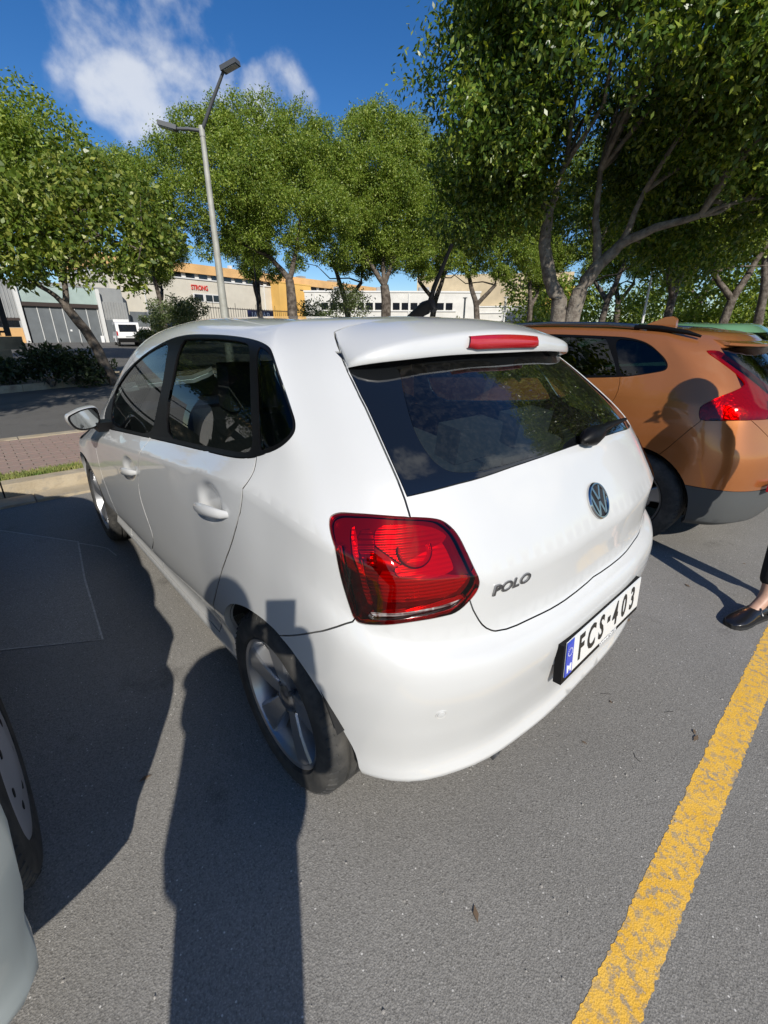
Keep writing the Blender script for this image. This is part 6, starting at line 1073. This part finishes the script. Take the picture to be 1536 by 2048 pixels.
def shoe(parent, heel, toe, top):
    """low leather shoe: heel and toe on the ground, instep rising to the ankle"""
    h = Vector(heel); t = Vector(toe); d = (t-h); L = d.length; d.normalize(); s = Vector((-d.y, d.x, 0)); up = Vector((0,0,1))
    secs = [(0,.030,.055),(.04,.036,.070),(.25,.036,.078),(.45,.038,.074),(.62,.045,.058),(.78,.047,.044),(.90,.040,.036),(.97,.026,.028),(1.0,.010,.020)]
    V = []; nr = 14
    for f, w, ht in secs:
        for k in range(nr):
            a = math.pi*2*k/nr; x = math.cos(a)*w; z = .012+(ht-.012)*(math.sin(a)*.5+.5)**.8 if math.sin(a) > -.99 else .012
            V.append(h+d*(f*L)+s*x+up*max(z, .012))
    F_ = [(i*nr+k, i*nr+(k+1)%nr, (i+1)*nr+(k+1)%nr, (i+1)*nr+k) for i in range(len(secs)-1) for k in range(nr)]+[tuple(range(nr-1,-1,-1)), tuple((len(secs)-1)*nr+k for k in range(nr))]
    o = raw_mesh('shoe', V, F_, M_SHOE, parent, True)
    m = MB(); pts = [(f, w+.004) for f, w, _ in secs]; out = [h+d*(f*L)+s*w for f, w in pts]+[h+d*(f*L)-s*w for f, w in reversed(pts)]
    m.prism([(v.x, v.y) for v in out], 2, .001, .018).build('shoe_sole', M_SOLE, o)
    cb = h+d*(.34*L)+up*.064; MB().tube([cb-s*.040-up*.02, cb-s*.02+up*.010, cb+s*.02+up*.010, cb+s*.040-up*.02], .008, 6).build('shoe_strap', M_SHOE, o, smooth=60)
    return o
def finger(pts, base_r): return [(p, base_r*(1-.10*i)) for i, p in enumerate(pts)]
def hand_pts(P, E, wrist, palm, fdirs, thumb, up=None):
    """adds wrist->palm->five fingers to a skin graph; fdirs: list of polylines (absolute) for four fingers"""
    iw = len(P); P.append((wrist, .026)); ip = len(P); P.append((palm, (.036,.020))); E.append((iw, ip))
    for poly in fdirs+[thumb]:
        prev = ip
        for j, q in enumerate(poly): P.append((q, .0095-.001*j)); E.append((prev, len(P)-1)); prev = len(P)-1
    return iw
def figure(name, label, feet, knees, hipc, f, height, arms, hands, jacket, trousers, jw=1.0, hairlong=True, hd=1.0):
    """feet/knees: (left, right); f: facing unit vector; arms: per side elbow, wrist; hands: per side (palm, fingers, thumb)"""
    o = empty(name, (hipc[0], hipc[1], 0)); tag(o, label, 'person'); org = Vector((hipc[0], hipc[1], 0))
    R = lambda p: tuple(Vector(p)-org); f = Vector(f).normalized(); r = Vector((f.y, -f.x, 0)); U = Vector((0,0,1)); hip = Vector(hipc); k = height/1.70
    sh = hip+U*(.50*k)+f*.01; neck = hip+U*(.575*k)+f*.02; chin = hip+U*(.66*k)+f*.045; head = hip+U*(.74*k)+f*.03; crown = hip+U*(.80*k)+f*.01
    P = [(R(hip), (.105*k,.08*k)), (R(hip+U*.18*k), (.095*k,.075*k)), (R(hip+U*.36*k), (.10*k,.08*k)), (R(sh), (.07*k,.06*k)), (R(neck), .055*k), (R(chin), (.062*k,.07*k)), (R(head), (.078*k,.095*k)), (R(crown), (.062*k,.075*k))]
    E = chain(P)
    for i, sg in enumerate((-1, 1)):
        hj = hip+r*(sg*.09*k)-U*.05; kn = Vector(knees[i]); an = Vector(feet[i][0])
        a = len(P); P += [(R(hj), .066*k), (R(hj.lerp(kn,.5)), .060*k), (R(kn), .048*k), (R(kn.lerp(an,.35)), .046*k), (R(an+U*.02), .036*k)]; E += [(0,a),(a,a+1),(a+1,a+2),(a+2,a+3),(a+3,a+4)]
        toe = Vector(feet[i][2]); P.append((R(an.lerp(toe,.5)*1+U*-.03), .030)); E.append((a+4, a+5))
        sj = sh+r*(sg*.17*k)-U*.02; el, wr = [Vector(q) for q in arms[i]]
        b = len(P); P += [(R(sj), .042*k), (R(sj.lerp(el,.5)), .036*k), (R(el), .032*k), (R(el.lerp(wr,.4)), .031*k)]; E += [(3,b),(b,b+1),(b+1,b+2),(b+2,b+3)]
        palm, fd, th = hands[i]; w = hand_pts(P, E, R(wr), R(palm), [[R(q) for q in pl] for pl in fd], [R(q) for q in th]); E.append((b+3, w))
    body = skin_mesh('body', P, E, M_SKIN, o, 2)
    # face
    for sg in (-1, 1):
        e = MB().lathe([(-.012,.0),(-.008,.008),(0,.0115),(.008,.008),(.012,0)], 12, ax=0).build('eye', mat('eye_white', (.7,.7,.68), .2) if 'eye_white' not in MATS else MATS['eye_white'], body, smooth=60); e.location = R(head-U*.01*k+f*(.092*k)+r*(sg*.031*k))
        MB().lathe([(-.01,0),(-.006,.02),(.006,.022),(.01,0)], 12, ax=0).build('ear', M_SKIN, body, smooth=60).location = R(head-U*.015*k+r*(sg*.082*k)-f*.005)
    MB().tube([R(head-U*.005*k+f*.095*k), R(head-U*.035*k+f*.122*k), R(head-U*.045*k+f*.098*k)], [.008,.014,.010], 8).build('nose', M_SKIN, body, smooth=60)
    MB().tube([R(chin+U*.02*k+f*.072*k-r*.024), R(chin+U*.018*k+f*.082*k), R(chin+U*.02*k+f*.072*k+r*.024)], [.004,.007,.004], 6).build('mouth', mat('lips', (.42,.16,.14), .5) if 'lips' not in MATS else MATS['lips'], body, smooth=60)
    if hairlong: skin_mesh('hair', [(R(head-f*.06*k), (.085*k,.06*k)), (R(neck+U*.05*k-f*.075*k), (.085*k,.05*k)), (R(sh-f*.10*k), (.085*k,.04*k))], [(0,1),(1,2)], M_HAIR, o, 2)
    sp_ = [(-.135+.27*i/12, math.sqrt(max(0, 1-((-.135+.27*i/12)/.135)**2))) for i in range(13)]
    hc = MB().lathe([(z*k, max(r*.100*k*hd, .001)) for z, r in sp_], 28, ax=2).build('hair', M_HAIR, o, smooth=80); hc.location = R(head+U*.040*k-f*.042*k)
    # clothes
    T = [(R(hip+U*.16*k), (.165*k,.13*k)), (R(hip), (.175*k,.14*k))]; TE = [(0,1)]
    for i, sg in enumerate((-1, 1)):
        hj = hip+r*(sg*.09*k)-U*.06; kn = Vector(knees[i]); an = Vector(feet[i][0]); a = len(T)
        T += [(R(hj), .100*k), (R(hj.lerp(kn,.5)), .088*k), (R(kn), .074*k), (R(kn.lerp(an,.5)), .066*k), (R(kn.lerp(an,.82)), .056*k)]; TE += [(1,a),(a,a+1),(a+1,a+2),(a+2,a+3),(a+3,a+4)]
        shoe(o, R(feet[i][1]), R(feet[i][2]), None)
    skin_mesh('trousers', T, TE, trousers, o, 2)
    J = [(R(hip-U*.09), (.190*k*jw,.165*k)), (R(hip+U*.04*k), (.190*k*jw,.165*k)), (R(hip+U*.18*k), (.178*k*jw,.15*k)), (R(hip+U*.34*k), (.185*k*jw,.155*k)), (R(sh), (.15*k,.125*k)), (R(neck-U*.015), .072*k)]; JE = chain(J)
    for i, sg in enumerate((-1, 1)):
        sj = sh+r*(sg*.17*k)-U*.02; el, wr = [Vector(q) for q in arms[i]]; b = len(J)
        J += [(R(sj), .070*k), (R(sj.lerp(el,.5)), .063*k), (R(el), .056*k), (R(el.lerp(wr,.5)), .050*k), (R(el.lerp(wr,.9)), .042*k)]; JE += [(4,b),(b,b+1),(b+1,b+2),(b+2,b+3),(b+3,b+4)]
    skin_mesh('jacket', J, JE, jacket, o, 2)
    return o
def loose_hand(w, d, side, curl):
    """relaxed hand hanging along d from the wrist; side: towards the thumb"""
    w = Vector(w); d = Vector(d).normalized(); s = Vector(side).normalized(); c = Vector(curl).normalized(); palm = w+d*.055; out = []
    for j, (o, L) in enumerate(((.030,.075),(.010,.085),(-.010,.080),(-.029,.062))):
        b = palm+d*.035+s*o; out.append([b, b+d*L*.5+c*.006, b+d*L*.8+c*.022, b+d*L*.95+c*.040])
    th = [palm+s*.030-d*.01, palm+s*.048+d*.020+c*.012, palm+s*.050+d*.045+c*.022]
    return palm, out, th
# bystander at the right edge: only a black shoe, an ankle and a trouser leg reach the picture
fA, fB = Vector((1.50,-.892,.09)), Vector((1.72,-.995,.09))
figure('person', 'person in black trousers and black leather shoes at the right edge', ((fB, (1.735,-1.0,0), (1.50,-.935,0)), (fA, (1.525,-.905,0), (1.262,-.808,0))), ((1.67,-.955,.50), (1.62,-.875,.50)), (1.625,-.925,.84), (-.93,.37,0), 1.50,
       (((1.70,-1.08,1.10), (1.66,-1.07,.86)), ((1.66,-.74,1.10), (1.62,-.77,.88))), (loose_hand((1.66,-1.07,.86), (-.05,.1,-1), (-.9,.3,-.2), (0,.8,.2)), loose_hand((1.62,-.77,.88), (-.05,-.1,-1), (-.9,.3,0), (0,-.8,.2))), M_TROUSER, M_TROUSER)
# photographer: stands behind the lens, whose shadow falls along the tarmac and up the car's side
cp = Vector((-1.2716,-1.0146,1.3729)); fw = Vector((math.sin(YAW), math.cos(YAW), 0)); rt = Vector((fw.y, -fw.x, 0)); U3 = Vector((0,0,1))
look = Vector((fw.x*math.cos(PITCH), fw.y*math.cos(PITCH), -math.sin(PITCH))); upv = rt.cross(look)
pc = cp-look*.012-upv*.055+rt*.012
ph = MB().box((-.037,-.075,-.0042), (.037,.075,.0042)).build('phone', M_PHONE, None, bevel=.003, smooth=40, seg=2)
ph.matrix_world = Matrix(((rt.x,upv.x,-look.x,pc.x),(rt.y,upv.y,-look.y,pc.y),(rt.z,upv.z,-look.z,pc.z),(0,0,0,1)))
tag(ph, 'black phone held upright in both hands by the photographer', 'phone')
def grip(sg):
    palm = pc+rt*(sg*.062)-look*.030-upv*.035; fl = []
    for o in (.035,.012,-.011,-.034):
        b = pc+rt*(sg*.062)-look*.018+upv*(o-.03); fl.append([b, pc+rt*(sg*.050)+look*.004*0-look*.002+upv*(o-.03), pc+rt*(sg*.036)+look*.0-look*.0+upv*(o-.03)-look*.0])
    for q in fl: q[1] = pc+rt*(sg*.049)-look*.012+(q[1]-pc).project(upv); q[2] = pc+rt*(sg*.040)-look*.016+(q[2]-pc).project(upv)
    th = [palm-look*.012+upv*.025, pc+rt*(sg*.034)-look*.024+upv*.01, pc+rt*(sg*.018)-look*.020+upv*.025]
    return palm, fl, th
bc = Vector((-1.60,-1.29,0)); feetc = bc
wl, wr_ = pc-rt*.085-look*.085-upv*.075, pc+rt*.085-look*.085-upv*.075
figure('person', 'person standing behind the camera holding up a phone with both hands', ((tuple(bc-rt*.05+U3*.09), tuple(bc-rt*.05-fw*.07), tuple(bc-rt*.07+fw*.19)), (tuple(bc+rt*.05+U3*.09), tuple(bc+rt*.05-fw*.07), tuple(bc+rt*.07+fw*.19))),
       (tuple(bc-rt*.06+U3*.48+fw*.02), tuple(bc+rt*.06+U3*.48+fw*.02)), tuple(bc+U3*.88), fw, 1.64,
       ((tuple(bc-rt*.215+U3*1.07+fw*.08), tuple(wl)), (tuple(bc+rt*.215+U3*1.07+fw*.08), tuple(wr_))), (grip(-1), grip(1)), M_JACKET, M_TROUSER, jw=1.32, hairlong=False, hd=1.12)
